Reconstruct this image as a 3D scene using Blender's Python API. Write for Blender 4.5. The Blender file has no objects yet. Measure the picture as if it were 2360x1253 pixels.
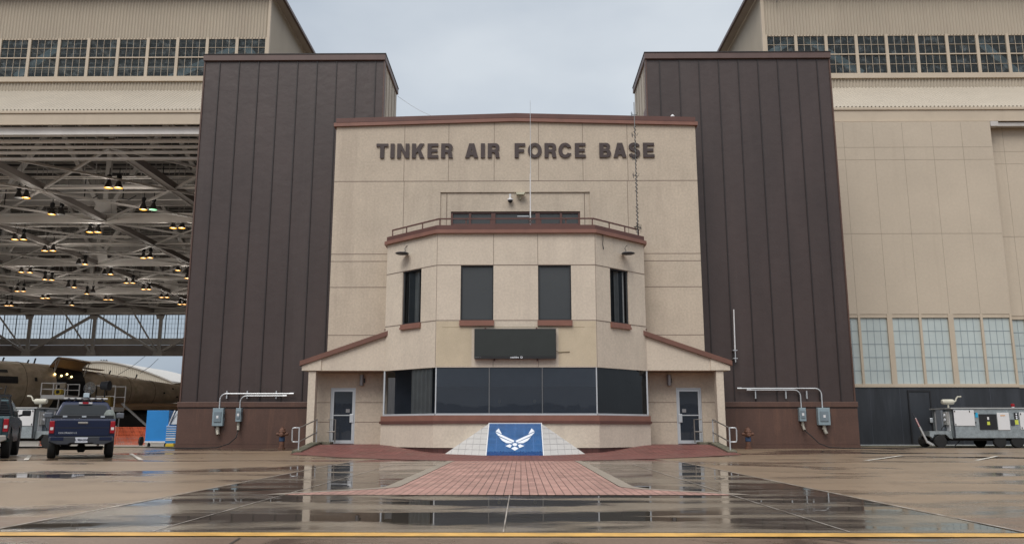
import bpy, bmesh, math, random
from mathutils import Vector, Matrix
random.seed(7)
R = math.radians
S = bpy.context.scene
COL = S.collection

# ------------------------------------------------------------ camera
F = 1910.0; PITCH = R(10.72); YAW = R(0.6); CZ = 0.8
cam = bpy.data.objects.new('camera', bpy.data.cameras.new('camera'))
COL.objects.link(cam); S.camera = cam
cam.data.sensor_width = 36.0; cam.data.lens = 36.0 * F / 2360.0
cam.data.clip_end = 5000; cam.data.clip_start = 0.05
cam.location = (0, 0, CZ)
cam.matrix_world = Matrix.Translation((0, 0, CZ)) @ Matrix.Rotation(YAW, 4, 'Z') @ Matrix.Rotation(math.pi/2 + PITCH, 4, 'X')
RM = Matrix.Rotation(YAW, 3, 'Z') @ Matrix.Rotation(math.pi/2 + PITCH, 3, 'X')

def ray(px, py): return RM @ Vector(((px-1180)/F, -(py-626.5)/F, -1.0))
def PY(px, py, Y):
    d = ray(px, py); return Vector((0, 0, CZ)) + d*(Y/d.y)
def PZ(px, py, Z=0.0):
    d = ray(px, py); return Vector((0, 0, CZ)) + d*((Z-CZ)/d.z)

# ------------------------------------------------------------ light
SUN_EL = 52.0; SUN_AZ = 200.0        # azimuth measured clockwise from +Y
w = bpy.data.worlds.new('World'); S.world = w; w.use_nodes = True
nt = w.node_tree; nd = nt.nodes; lk = nt.links; nd.clear()
out = nd.new('ShaderNodeOutputWorld'); bg = nd.new('ShaderNodeBackground'); bg.inputs[1].default_value = 0.1
sky = nd.new('ShaderNodeTexSky'); sky.sky_type = 'NISHITA'; sky.sun_disc = False
sky.sun_elevation = R(SUN_EL); sky.sun_rotation = R(SUN_AZ); sky.air_density = 1.0; sky.dust_density = 3.0
tc = nd.new('ShaderNodeTexCoord')
sep = nd.new('ShaderNodeSeparateXYZ'); lk.new(tc.outputs['Generated'], sep.inputs[0])
rmp = nd.new('ShaderNodeValToRGB'); lk.new(sep.outputs['Z'], rmp.inputs[0])
e = rmp.color_ramp.elements
e[0].position = 0.0; e[0].color = (0.22, 0.25, 0.285, 1)
e[1].position = 1.0; e[1].color = (1.0, 1.0, 1.0, 1)
x = e.new(0.06); x.color = (0.28, 0.32, 0.37, 1)
x = e.new(0.28); x.color = (0.365, 0.402, 0.442, 1)
x = e.new(0.5); x.color = (0.385, 0.42, 0.46, 1)
x = e.new(0.68); x.color = (0.86, 0.87, 0.89, 1)
mp = nd.new('ShaderNodeMapping'); mp.inputs['Scale'].default_value = (1.0, 1.0, 2.2)
mp.inputs['Location'].default_value = (0.35, 0.0, 0.2)
lk.new(tc.outputs['Generated'], mp.inputs[0])
nz = nd.new('ShaderNodeTexNoise'); nz.inputs['Scale'].default_value = 2.6; nz.inputs['Detail'].default_value = 5; nz.inputs['Roughness'].default_value = 0.45
lk.new(mp.outputs[0], nz.inputs['Vector'])
cr = nd.new('ShaderNodeValToRGB'); lk.new(nz.outputs[0], cr.inputs[0])
cr.color_ramp.elements[0].position = 0.36; cr.color_ramp.elements[0].color = (0.82, 0.85, 0.89, 1)
cr.color_ramp.elements[1].position = 0.64; cr.color_ramp.elements[1].color = (1.20, 1.18, 1.15, 1)
ml = nd.new('ShaderNodeMix'); ml.data_type = 'RGBA'; ml.blend_type = 'MULTIPLY'; ml.inputs[0].default_value = 1.0
lk.new(rmp.outputs[0], ml.inputs[6]); lk.new(cr.outputs[0], ml.inputs[7])
sc_ = nd.new('ShaderNodeMix'); sc_.data_type = 'RGBA'; sc_.blend_type = 'MULTIPLY'; sc_.inputs[0].default_value = 1.0
lk.new(ml.outputs[2], sc_.inputs[6]); sc_.inputs[7].default_value = (12.5, 12.5, 12.5, 1)
mx = nd.new('ShaderNodeMix'); mx.data_type = 'RGBA'; mx.inputs[0].default_value = 0.9
lk.new(sky.outputs[0], mx.inputs[6]); lk.new(sc_.outputs[2], mx.inputs[7])
lk.new(mx.outputs[2], bg.inputs[0]); lk.new(bg.outputs[0], out.inputs[0])
sl = bpy.data.lights.new('sun', 'SUN'); sl.energy = 1.5; sl.angle = R(35); sl.color = (1.0, 0.96, 0.9)
so = bpy.data.objects.new('sun', sl); COL.objects.link(so)
sd = Vector((math.sin(R(SUN_AZ))*math.cos(R(SUN_EL)), math.cos(R(SUN_AZ))*math.cos(R(SUN_EL)), math.sin(R(SUN_EL))))
so.rotation_euler = sd.to_track_quat('Z', 'Y').to_euler(); so.location = (0, -20, 60)
S.view_settings.view_transform = 'Standard'; S.view_settings.look = 'None'
S.view_settings.exposure = 0.3; S.view_settings.gamma = 1.0
S.cycles.max_bounces = 8; S.cycles.transparent_max_bounces = 16; S.cycles.use_denoising = True
S.cycles.caustics_reflective = False; S.cycles.caustics_refractive = False

# ------------------------------------------------------------ materials
MATS = {}
def newmat(name):
    m = bpy.data.materials.new(name); m.use_nodes = True; MATS[name] = m
    return m, m.node_tree, m.node_tree.nodes['Principled BSDF']
def noise(t, scale, detail=4, rough=0.55, sc=(1, 1, 1), obj=True):
    n = t.nodes; l = t.links
    c = n.new('ShaderNodeNewGeometry') if not obj else n.new('ShaderNodeTexCoord')
    m = n.new('ShaderNodeMapping'); m.inputs['Scale'].default_value = sc
    l.new(c.outputs['Position' if not obj else 'Object'], m.inputs[0])
    z = n.new('ShaderNodeTexNoise'); z.inputs['Scale'].default_value = scale; z.inputs['Detail'].default_value = detail; z.inputs['Roughness'].default_value = rough
    l.new(m.outputs[0], z.inputs['Vector']); return z
def ramp(t, src, stops):
    r = t.nodes.new('ShaderNodeValToRGB'); t.links.new(src, r.inputs[0]); el = r.color_ramp.elements
    while len(el) < len(stops): el.new(0.5)
    for k, (p, c) in enumerate(stops):
        el[k].position = p; el[k].color = (c, c, c, 1) if not isinstance(c, tuple) else (*c, 1)
    return r
def mixc(t, fac, a, b, mode='MIX'):
    m = t.nodes.new('ShaderNodeMix'); m.data_type = 'RGBA'; m.blend_type = mode
    for s, v in ((m.inputs[0], fac), (m.inputs[6], a), (m.inputs[7], b)):
        if hasattr(v, 'links'): t.links.new(v, s)
        elif isinstance(v, (int, float)): s.default_value = v
        else: s.default_value = (*v, 1)
    return m.outputs[2]
def M(name, col, rough=0.6, metal=0.0, var=0.12, vs=1.5, bump=0.0, bs=60, spec=0.5, sc=(1, 1, 1), fine=0.0, fs=30, stain=None, emit=None):
    """plain painted / mineral surface: large soft variation, fine grain, optional streaky staining"""
    if name in MATS: return MATS[name]
    m, t, p = newmat(name)
    c = tuple(col)
    z = noise(t, vs, 5, 0.6, sc, obj=False)
    r = ramp(t, z.outputs[0], [(0.3, 1-var), (0.7, 1+var)])
    o = mixc(t, 1.0, c, r.outputs[0], 'MULTIPLY')
    if fine:
        z2 = noise(t, fs, 2, 0.5, obj=False)
        r2 = ramp(t, z2.outputs[0], [(0.3, 1-fine), (0.7, 1+fine)])
        o = mixc(t, 1.0, o, r2.outputs[0], 'MULTIPLY')
    if stain:
        z3 = noise(t, stain[1], 5, 0.7, stain[2], obj=False)
        r3 = ramp(t, z3.outputs[0], [(stain[3], 0.0), (stain[3]+0.2, stain[4])])
        o = mixc(t, r3.outputs[0], o, stain[0])
    t.links.new(o, p.inputs['Base Color'])
    p.inputs['Roughness'].default_value = rough; p.inputs['Metallic'].default_value = metal
    p.inputs['Specular IOR Level'].default_value = spec
    if bump:
        z4 = noise(t, bs, 3, 0.6, obj=False)
        b = t.nodes.new('ShaderNodeBump'); b.inputs['Strength'].default_value = bump; b.inputs['Distance'].default_value = 0.02
        t.links.new(z4.outputs[0], b.inputs['Height']); t.links.new(b.outputs[0], p.inputs['Normal'])
    if emit:
        p.inputs['Emission Color'].default_value = (*emit[0], 1); p.inputs['Emission Strength'].default_value = emit[1]
    return m
def Mglass(name, tint, alpha, rough=0.02, base=(0.01, 0.012, 0.014), wav=0.0, ior=1.5, dirt=0.0):
    """window pane: part see-through, part dark tinted, mirror-like skin"""
    m, t, p = newmat(name); n = t.nodes; l = t.links
    p.inputs['Base Color'].default_value = (*base, 1); p.inputs['Roughness'].default_value = rough; p.inputs['IOR'].default_value = ior
    tr = n.new('ShaderNodeBsdfTransparent'); tr.inputs[0].default_value = (*tint, 1)
    lw = n.new('ShaderNodeFresnel'); lw.inputs[0].default_value = ior
    a = n.new('ShaderNodeMath'); a.operation = 'ADD'; a.use_clamp = True; a.inputs[1].default_value = 1-alpha
    l.new(lw.outputs[0], a.inputs[0])
    src = a.outputs[0]
    if dirt:
        z = noise(t, 2.2, 6, 0.7, obj=False); r = ramp(t, z.outputs[0], [(0.5, 0.0), (0.72, dirt)])
        b_ = n.new('ShaderNodeMath'); b_.operation = 'ADD'; b_.use_clamp = True
        l.new(src, b_.inputs[0]); l.new(r.outputs[0], b_.inputs[1]); src = b_.outputs[0]
        o = mixc(t, r.outputs[0], base, (0.42, 0.47, 0.48)); l.new(o, p.inputs['Base Color'])
    mxs = n.new('ShaderNodeMixShader'); l.new(src, mxs.inputs[0]); l.new(tr.outputs[0], mxs.inputs[1]); l.new(p.outputs[0], mxs.inputs[2])
    if wav:
        z = noise(t, 0.9, 2, 0.4, obj=False); b = n.new('ShaderNodeBump'); b.inputs['Strength'].default_value = wav; b.inputs['Distance'].default_value = 0.03
        l.new(z.outputs[0], b.inputs['Height']); l.new(b.outputs[0], p.inputs['Normal'])
    l.new(mxs.outputs[0], n['Material Output'].inputs[0]); return m

stucco = M('stucco_beige', (0.50, 0.425, 0.34), 0.85, var=0.07, vs=0.9, bump=0.45, bs=30, fine=0.085, fs=12, stain=((0.33, 0.27, 0.22), 0.8, (1.6, 1.6, 0.16), 0.53, 0.38))
stucco_light = M('stucco_pale', (0.575, 0.50, 0.41), 0.85, var=0.06, vs=0.9, bump=0.4, bs=30, fine=0.07, fs=12, stain=((0.40, 0.34, 0.29), 0.9, (1.8, 1.8, 0.18), 0.53, 0.34))
stucco_yellow = M('stucco_repainted', (0.515, 0.435, 0.315), 0.85, var=0.07, vs=1.6, bump=0.35, bs=40, fine=0.05, fs=22)
groove = M('joint_shade', (0.21, 0.165, 0.135), 0.9)
brown_trim = M('brown_trim', (0.105, 0.042, 0.032), 0.45, var=0.12, vs=2)
rust_trim = M('rust_trim', (0.215, 0.098, 0.070), 0.42, var=0.12, vs=2)
clad = M('dark_brown_cladding', (0.053, 0.036, 0.033), 0.42, var=0.16, vs=0.7, sc=(1, 1, 0.35), bump=0.6, bs=2.2, fine=0.06, fs=14, stain=((0.078, 0.060, 0.056), 0.6, (2.5, 2.5, 0.15), 0.54, 0.35))
clad_seam = M('dark_brown_seam', (0.018, 0.012, 0.012), 0.5)
skirt_m = M('rusty_brown_steel', (0.088, 0.046, 0.034), 0.5, var=0.14, vs=1.0, bump=0.1, bs=20, fine=0.08, fs=18, stain=((0.17, 0.085, 0.055), 1.3, (2.2, 2.2, 0.3), 0.52, 0.5))
side_panel_m = M('pale_side_panel', (0.42, 0.38, 0.32), 0.7, var=0.08)
corr = M('cream_corrugated', (0.40, 0.345, 0.27), 0.6, var=0.06, vs=0.5, sc=(1, 1, 0.4), stain=((0.36, 0.30, 0.235), 0.4, (3, 3, 0.4), 0.5, 0.5))
corr_light = M('cream_corrugated_apron', (0.46, 0.41, 0.34), 0.6, var=0.05, vs=0.6)
cream = M('cream_steel', (0.50, 0.42, 0.325), 0.55, var=0.06, vs=0.8, stain=((0.40, 0.33, 0.25), 0.6, (2, 2, 0.5), 0.55, 0.4))
doorpanel = M('cream_door_panel', (0.50, 0.425, 0.335), 0.55, var=0.05, vs=0.35, fine=0.03, fs=8, bump=0.3, bs=1.4, stain=((0.42, 0.35, 0.27), 1.0, (2.5, 2.5, 0.12), 0.55, 0.4))
steel_w = M('grey_painted_steel', (0.46, 0.435, 0.415), 0.6, var=0.15, vs=0.5)
steel_l = M('pale_painted_steel', (0.76, 0.73, 0.70), 0.55, var=0.12, vs=0.5)
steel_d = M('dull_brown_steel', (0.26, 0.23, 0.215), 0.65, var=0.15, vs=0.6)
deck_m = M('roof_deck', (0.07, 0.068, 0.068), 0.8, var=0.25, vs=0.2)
black = M('black_paint', (0.012, 0.012, 0.014), 0.5)
rubber = M('rubber', (0.012, 0.012, 0.012), 0.8, var=0.2, vs=6)
alu = M('aluminium', (0.56, 0.58, 0.60), 0.38, 0.5, var=0.06)
galv = M('galvanised_steel', (0.33, 0.37, 0.385), 0.45, 0.55, var=0.22, vs=5, fine=0.15, fs=25)
white_p = M('white_panel_paint', (0.66, 0.66, 0.67), 0.4, var=0.04)
white_line = M('worn_white_paint', (0.50, 0.47, 0.42), 0.55, var=0.3, vs=5)
box_grey = M('switch_box_grey', (0.235, 0.30, 0.335), 0.4, var=0.06)
box_dark = M('switch_cover_grey', (0.165, 0.205, 0.235), 0.4)
hydr = M('rusty_hydrant', (0.13, 0.06, 0.038), 0.7, var=0.35, vs=9, bump=0.3, bs=40)
hydr_b = M('faded_blue_paint', (0.03, 0.06, 0.13), 0.6, var=0.3, vs=9)
door_black = M('charcoal_door_steel', (0.028, 0.031, 0.037), 0.38, var=0.35, vs=0.6, sc=(1.5, 1.5, 0.3), stain=((0.055, 0.06, 0.072), 0.9, (3, 3, 0.25), 0.5, 0.6))
frp = M('translucent_panel', (0.46, 0.52, 0.515), 0.35, var=0.06, vs=1.2)
frp_line = M('panel_grid', (0.24, 0.29, 0.32), 0.5)
kerb_m = M('mossy_concrete', (0.135, 0.125, 0.09), 0.8, var=0.25, vs=3, bump=0.3, bs=30, stain=((0.05, 0.055, 0.03), 2, (1, 1, 1), 0.45, 0.7))
tile_b = M('blue_tile', (0.024, 0.092, 0.235), 0.3, var=0.18, vs=2.5)
tile_b2 = M('blue_tile_wet', (0.010, 0.05, 0.165), 0.25, var=0.2, vs=9)
tile_w = M('white_tile', (0.50, 0.49, 0.475), 0.4, var=0.06, vs=3)
grout = M('tile_grout', (0.27, 0.31, 0.38), 0.6)
grout_w = M('pale_grout', (0.30, 0.285, 0.29), 0.6)
mark_w = M('white_mark', (0.72, 0.75, 0.80), 0.4, var=0.04)
led = M('screen_face', (0.020, 0.024, 0.022), 0.45, var=0.12, vs=2, fine=0.35, fs=70)
letter_m = M('bronze_letter', (0.050, 0.032, 0.030), 0.45, var=0.1)
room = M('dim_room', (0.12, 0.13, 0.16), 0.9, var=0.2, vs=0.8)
blind = M('window_blind', (0.62, 0.60, 0.55), 0.8, var=0.12)
fuse = M('bare_fuselage', (0.42, 0.335, 0.245), 0.38, 0.0, var=0.42, vs=0.35, fine=0.12, fs=2.0, stain=((0.10, 0.115, 0.045), 0.25, (1, 1, 1.5), 0.5, 0.6))
fuse_b = M('copper_wing_skin', (0.36, 0.225, 0.13), 0.4, 0.0, var=0.2, vs=0.8)
orange = M('orange_mesh', (0.55, 0.10, 0.035), 0.6, var=0.2, vs=2)
blue_cab = M('bright_blue_paint', (0.022, 0.215, 0.56), 0.35, var=0.06)
yellow_p = M('yellow_paint', (0.60, 0.42, 0.03), 0.5)
navy = M('navy_car_paint', (0.008, 0.014, 0.042), 0.22, 0.1, var=0.05)
teal = M('teal_car_paint', (0.028, 0.065, 0.078), 0.22, 0.2, var=0.05)
carglass = M('dark_car_glass', (0.03, 0.034, 0.038), 0.18, var=0.1, spec=0.15)
trim_d = M('dark_bumper', (0.035, 0.038, 0.046), 0.5)
silver = M('silver_bumper', (0.42, 0.39, 0.35), 0.3, 0.7)
red_l = M('red_lens', (0.22, 0.005, 0.010), 0.2, var=0.1, emit=((0.5, 0.01, 0.02), 0.08))
clear_l = M('clear_lens', (0.62, 0.60, 0.60), 0.2)
cloth_g = M('grey_cloth', (0.17, 0.19, 0.18), 0.9, var=0.2, vs=6)
near_black_m = M('near_black', (0.018, 0.016, 0.016), 0.8, var=0.4, vs=0.4)
far_w = M('far_hangar_cream', (0.50, 0.46, 0.38), 0.7, var=0.04, vs=0.1)
wood_m = M('far_woods', (0.085, 0.09, 0.09), 0.95, var=0.35, vs=0.08)
glow = M('sodium_glow', (0.12, 0.05, 0.0), 0.5, emit=((0.95, 0.40, 0.01), 0.85))
glow_g = M('mercury_glow', (0.4, 0.8, 0.5), 0.5, emit=((0.30, 0.85, 0.42), 0.9))
glow_w = M('cabin_glow', (1, 0.8, 0.5), 0.5, emit=((1.0, 0.72, 0.3), 4.0))
glow_t = M('tube_glow', (1, 0.85, 0.6), 0.5, emit=((1.0, 0.83, 0.62), 0.8))
lampoff = M('lamp_inner_grey', (0.16, 0.16, 0.16), 0.5)
cream_cam = M('camera_cream', (0.50, 0.48, 0.36), 0.5)
g_up = Mglass('hangar_glass', (0.80, 0.90, 0.93), 0.74, 0.08, (0.085, 0.105, 0.115), wav=0.15, dirt=0.35)
g_far = Mglass('far_glass', (0.98, 1.0, 1.0), 0.97, 0.1, (0.4, 0.45, 0.5))
g_bay = Mglass('bay_glass', (0.50, 0.56, 0.62), 0.55, 0.015, (0.056, 0.068, 0.088), wav=0.10, ior=1.65)
g_ch = Mglass('bay_side_glass', (0.62, 0.66, 0.70), 0.92, 0.02, (0.012, 0.014, 0.016), wav=0.35, ior=1.38)
g_sm = Mglass('upper_glass', (0.40, 0.43, 0.44), 0.45, 0.02, (0.085, 0.09, 0.092), wav=0.15, ior=1.7)

# --- wet ground shaders
def ground_mat(name, dry, wetc, grain, gs, pud_lo, pud_hi, nscale, rdry, rwet, stain=None, sc=(1, 1, 1), seed=0.0, dark=0.6):
    m, t, p = newmat(name); n = t.nodes; l = t.links
    g = n.new('ShaderNodeNewGeometry'); mpg = n.new('ShaderNodeMapping'); mpg.inputs['Scale'].default_value = sc; mpg.inputs['Location'].default_value = (seed, seed*1.7, 0)
    l.new(g.outputs['Position'], mpg.inputs[0])
    z = n.new('ShaderNodeTexNoise'); z.inputs['Scale'].default_value = nscale; z.inputs['Detail'].default_value = 6; z.inputs['Roughness'].default_value = 0.58; z.inputs['Distortion'].default_value = 0.4
    l.new(mpg.outputs[0], z.inputs['Vector'])
    wet = ramp(t, z.outputs[0], [(pud_lo, 0.0), (pud_hi, 1.0)])
    zf = noise(t, gs, 3, 0.7, obj=False); rf = ramp(t, zf.outputs[0], [(0.3, 1-grain), (0.7, 1+grain)])
    zl = noise(t, 0.35, 5, 0.6, obj=False); rl = ramp(t, zl.outputs[0], [(0.3, 0.82), (0.7, 1.18)])
    a = mixc(t, 1.0, dry, rf.outputs[0], 'MULTIPLY'); a = mixc(t, 1.0, a, rl.outputs[0], 'MULTIPLY')
    b = mixc(t, 1.0, wetc, rl.outputs[0], 'MULTIPLY')
    if stain:
        zs = noise(t, 1.3, 6, 0.65, obj=False); rs = ramp(t, zs.outputs[0], [(0.55, 0.0), (0.7, dark)])
        a = mixc(t, rs.outputs[0], a, stain)
    l.new(mixc(t, wet.outputs[0], a, b), p.inputs['Base Color'])
    rr = n.new('ShaderNodeMapRange'); l.new(wet.outputs[0], rr.inputs[0]); rr.inputs[3].default_value = rdry; rr.inputs[4].default_value = rwet
    l.new(rr.outputs[0], p.inputs['Roughness'])
    p.inputs['IOR'].default_value = 1.36
    bp = n.new('ShaderNodeBump'); bp.inputs['Distance'].default_value = 0.004
    inv = n.new('ShaderNodeMapRange'); l.new(wet.outputs[0], inv.inputs[0]); inv.inputs[3].default_value = 0.55; inv.inputs[4].default_value = 0.0
    l.new(inv.outputs[0], bp.inputs['Strength']); l.new(zf.outputs[0], bp.inputs['Height'])
    zr = noise(t, 5.0, 2, 0.5, obj=False)
    b2 = n.new('ShaderNodeBump'); b2.inputs['Distance'].default_value = 0.002; b2.inputs['Strength'].default_value = 0.06
    l.new(zr.outputs[0], b2.inputs['Height']); l.new(bp.outputs[0], b2.inputs['Normal'])
    l.new(b2.outputs[0], p.inputs['Normal'])
    return m
asphalt = ground_mat('damp_tan_aggregate', (0.212, 0.153, 0.103), (0.055, 0.041, 0.030), 0.20, 38, 0.515, 0.625, 0.34, 0.38, 0.02, stain=(0.09, 0.062, 0.042), sc=(0.55, 1.0, 1), seed=3.1)
slab_m = ground_mat('wet_concrete', (0.185, 0.158, 0.122), (0.050, 0.042, 0.033), 0.13, 30, 0.42, 0.54, 0.85, 0.22, 0.010, stain=(0.075, 0.06, 0.045), sc=(0.45, 1.25, 1), seed=7.0)
near_m = ground_mat('wet_brown_aggregate', (0.155, 0.105, 0.075), (0.06, 0.042, 0.032), 0.22, 40, 0.50, 0.65, 0.9, 0.36, 0.08, seed=1.0)
def brick_mat(name, c1, c2, mortar, scale, rot, bw=0.5, rh=0.25, rough=0.5, msize=0.02, swap=False):
    m, t, p = newmat(name); n = t.nodes; l = t.links
    g = n.new('ShaderNodeNewGeometry'); mm = n.new('ShaderNodeMapping'); mm.inputs['Rotation'].default_value = (0, 0, rot)
    l.new(g.outputs['Position'], mm.inputs[0])
    b = n.new('ShaderNodeTexBrick'); l.new(mm.outputs[0], b.inputs['Vector'])
    b.inputs['Scale'].default_value = scale; b.inputs['Brick Width'].default_value = bw; b.inputs['Row Height'].default_value = rh
    b.inputs['Mortar Size'].default_value = msize; b.inputs['Mortar Smooth'].default_value = 0.2
    b.inputs['Color1'].default_value = (*c1, 1); b.inputs['Color2'].default_value = (*c2, 1); b.inputs['Mortar'].default_value = (*mortar, 1)
    z = noise(t, 1.2, 5, 0.6, obj=False); r = ramp(t, z.outputs[0], [(0.3, 0.8), (0.7, 1.2)])
    zf = noise(t, 60, 2, 0.6, obj=False); r2 = ramp(t, zf.outputs[0], [(0.3, 0.86), (0.7, 1.14)])
    o = mixc(t, 1.0, b.outputs[0], r.outputs[0], 'MULTIPLY'); o = mixc(t, 1.0, o, r2.outputs[0], 'MULTIPLY')
    l.new(o, p.inputs['Base Color']); p.inputs['IOR'].default_value = 1.4
    rr = ramp(t, z.outputs[0], [(0.35, rough-0.14), (0.65, rough+0.12)]); l.new(rr.outputs[0], p.inputs['Roughness'])
    bp = n.new('ShaderNodeBump'); bp.inputs['Distance'].default_value = 0.006; bp.inputs['Strength'].default_value = 0.5; bp.invert = True
    l.new(b.outputs['Fac'], bp.inputs['Height']); l.new(bp.outputs[0], p.inputs['Normal'])
    return m
paver_w = brick_mat('red_pavers', (0.37, 0.215, 0.178), (0.30, 0.165, 0.138), (0.075, 0.042, 0.034), 1.0, R(90), 0.214, 0.107, 0.55, 0.0065)
paver_a = brick_mat('dark_red_pavers', (0.215, 0.088, 0.074), (0.165, 0.062, 0.054), (0.045, 0.020, 0.018), 1.0, R(45), 0.26, 0.13, 0.55, 0.014)
border_m = M('grey_edging', (0.235, 0.20, 0.16), 0.5, var=0.15, vs=2, fine=0.1, fs=40)
plinth_m = brick_mat('plinth_brick', (0.085, 0.035, 0.03), (0.07, 0.028, 0.024), (0.03, 0.015, 0.013), 1.0, 0, 0.21, 0.07, 0.6, 0.006)
yline_m = M('worn_yellow_paint', (0.56, 0.32, 0.075), 0.4, var=0.25, vs=4, stain=((0.30, 0.20, 0.08), 3, (1, 1, 1), 0.55, 0.7))
seal_m = M('pale_joint_sealant', (0.33, 0.30, 0.27), 0.4, var=0.5, vs=5, stain=((0.12, 0.10, 0.08), 2.2, (1, 1, 1), 0.42, 0.9))
seal_d = M('dark_joint', (0.045, 0.035, 0.028), 0.4, var=0.3, vs=5)

# ------------------------------------------------------------ mesh helpers
ORI = {}
def props(o, label=None, cat=None, group=None, kind=None):
    if label: o['label'] = label
    if cat: o['category'] = cat
    if group: o['group'] = group
    if kind: o['kind'] = kind
    return o
def thing(name, label, cat, loc=(0, 0, 0), group=None, rz=0):
    o = bpy.data.objects.new(name, None); COL.objects.link(o); o.location = loc; o.rotation_euler = (0, 0, rz)
    o.empty_display_size = 0.3; ORI[o.name] = Vector(loc)
    return props(o, label, cat, group)
class MB:
    def __init__(s): s.v = []; s.f = []
    def quad(s, *pts):
        b = len(s.v); s.v += [tuple(p) for p in pts]; s.f.append(tuple(range(b, b+len(pts)))); return s
    def box(s, x0, x1, y0, y1, z0, z1):
        b = len(s.v)
        s.v += [(x0, y0, z0), (x1, y0, z0), (x1, y1, z0), (x0, y1, z0), (x0, y0, z1), (x1, y0, z1), (x1, y1, z1), (x0, y1, z1)]
        s.f += [tuple(b+i for i in q) for q in ((3, 2, 1, 0), (4, 5, 6, 7), (0, 1, 5, 4), (1, 2, 6, 5), (2, 3, 7, 6), (3, 0, 4, 7))]; return s
    def bar(s, p, q, w_, h_, up=(0, 0, 1)):
        p = Vector(p); q = Vector(q); d = (q-p).normalized(); u = Vector(up)
        if abs(d.dot(u)) > 0.98: u = Vector((0, 1, 0))
        a = d.cross(u).normalized()*w_/2; c = a.cross(d).normalized()*h_/2; b = len(s.v)
        for e_ in (p, q): s.v += [tuple(e_-a-c), tuple(e_+a-c), tuple(e_+a+c), tuple(e_-a+c)]
        s.f += [tuple(b+i for i in k) for k in ((0, 3, 2, 1), (4, 5, 6, 7), (0, 1, 5, 4), (1, 2, 6, 5), (2, 3, 7, 6), (3, 0, 4, 7))]; return s
    def prism(s, poly, a0, a1, ax='x'):
        """polygon in the two other axes, swept along ax"""
        b = len(s.v); n = len(poly)
        for a in (a0, a1):
            for (u, w_) in poly:
                s.v.append({'x': (a, u, w_), 'y': (u, a, w_), 'z': (u, w_, a)}[ax])
        s.f.append(tuple(range(b, b+n))); s.f.append(tuple(range(b+2*n-1, b+n-1, -1)))
        for i in range(n): j = (i+1) % n; s.f.append((b+i, b+j, b+n+j, b+n+i))
        return s
    def tube(s, pts, r, n=8, cap=True):
        pts = [Vector(p) for p in pts]; rs = r if isinstance(r, (list, tuple)) else [r]*len(pts); b = len(s.v); m = len(pts)
        for i, p in enumerate(pts):
            d = (pts[min(i+1, m-1)]-pts[max(i-1, 0)]).normalized()
            u = Vector((0, 0, 1)) if abs(d.z) < 0.9 else Vector((0, 1, 0))
            a = d.cross(u).normalized(); c = a.cross(d)
            for k in range(n):
                t = 2*math.pi*k/n; s.v.append(tuple(p + a*math.cos(t)*rs[i] + c*math.sin(t)*rs[i]))
        for i in range(m-1):
            for k in range(n):
                j = (k+1) % n; s.f.append((b+i*n+k, b+i*n+j, b+(i+1)*n+j, b+(i+1)*n+k))
        if cap: s.f.append(tuple(b+k for k in range(n-1, -1, -1))); s.f.append(tuple(b+(m-1)*n+k for k in range(n)))
        return s
    def lathe(s, prof, c=(0, 0, 0), n=16, ax='z'):
        """profile of (radius, height) along ax"""
        b = len(s.v); m = len(prof)
        for (r, h) in prof:
            for k in range(n):
                t = 2*math.pi*k/n; u, w_ = r*math.cos(t), r*math.sin(t)
                q = {'z': (u, w_, h), 'y': (u, h, w_), 'x': (h, u, w_)}[ax]
                s.v.append((c[0]+q[0], c[1]+q[1], c[2]+q[2]))
        for i in range(m-1):
            for k in range(n):
                j = (k+1) % n; s.f.append((b+i*n+k, b+i*n+j, b+(i+1)*n+j, b+(i+1)*n+k))
        s.f.append(tuple(b+k for k in range(n-1, -1, -1))); s.f.append(tuple(b+(m-1)*n+k for k in range(n)))
        return s
    def sheet(s, fn, us, vs_):
        b = len(s.v); n = len(us)
        for v_ in vs_:
            for u in us: s.v.append(tuple(fn(u, v_)))
        for i in range(len(vs_)-1):
            for k in range(n-1): s.f.append((b+i*n+k, b+i*n+k+1, b+(i+1)*n+k+1, b+(i+1)*n+k))
        return s
    def build(s, name, mat, parent=None, smooth=False, bev=0.0, segs=2, label=None):
        me = bpy.data.meshes.new(name)
        if parent is None:
            xs, ys, zs = zip(*s.v); o3 = Vector(((min(xs)+max(xs))/2, (min(ys)+max(ys))/2, min(zs)))
        else: o3 = ORI[parent.name]
        me.from_pydata([(a-o3.x, b-o3.y, c-o3.z) for a, b, c in s.v], [], s.f)
        bm = bmesh.new(); bm.from_mesh(me); bmesh.ops.recalc_face_normals(bm, faces=bm.faces); bm.to_mesh(me); bm.free()
        me.materials.append(mat)
        o = bpy.data.objects.new(name, me); COL.objects.link(o)
        if parent is None: o.location = o3
        else: o.parent = parent
        ORI[o.name] = o3
        if smooth:
            for p in me.polygons: p.use_smooth = True
        if bev:
            b = o.modifiers.new('bevel', 'BEVEL'); b.width = bev; b.segments = segs; b.limit_method = 'ANGLE'; b.angle_limit = R(40)
        if label: o['label'] = label
        return o
def bx(name, mat, parent, *a, **k): return MB().box(*a).build(name, mat, parent, **k)
def curve_mesh(name, polys, ext, mat, parent, mtx, smooth=False):
    """filled 2-D outlines with holes -> solid mesh at mtx (local x right, y up, z towards the viewer)"""
    cu = bpy.data.curves.new(name, 'CURVE'); cu.dimensions = '2D'; cu.fill_mode = 'BOTH'; cu.extrude = ext
    for pl in polys:
        sp = cu.splines.new('POLY'); sp.points.add(len(pl)-1); sp.use_cyclic_u = True
        for i, (a, b) in enumerate(pl): sp.points[i].co = (a, b, 0, 1)
    return _tomesh(name, cu, mat, parent, mtx)
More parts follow.
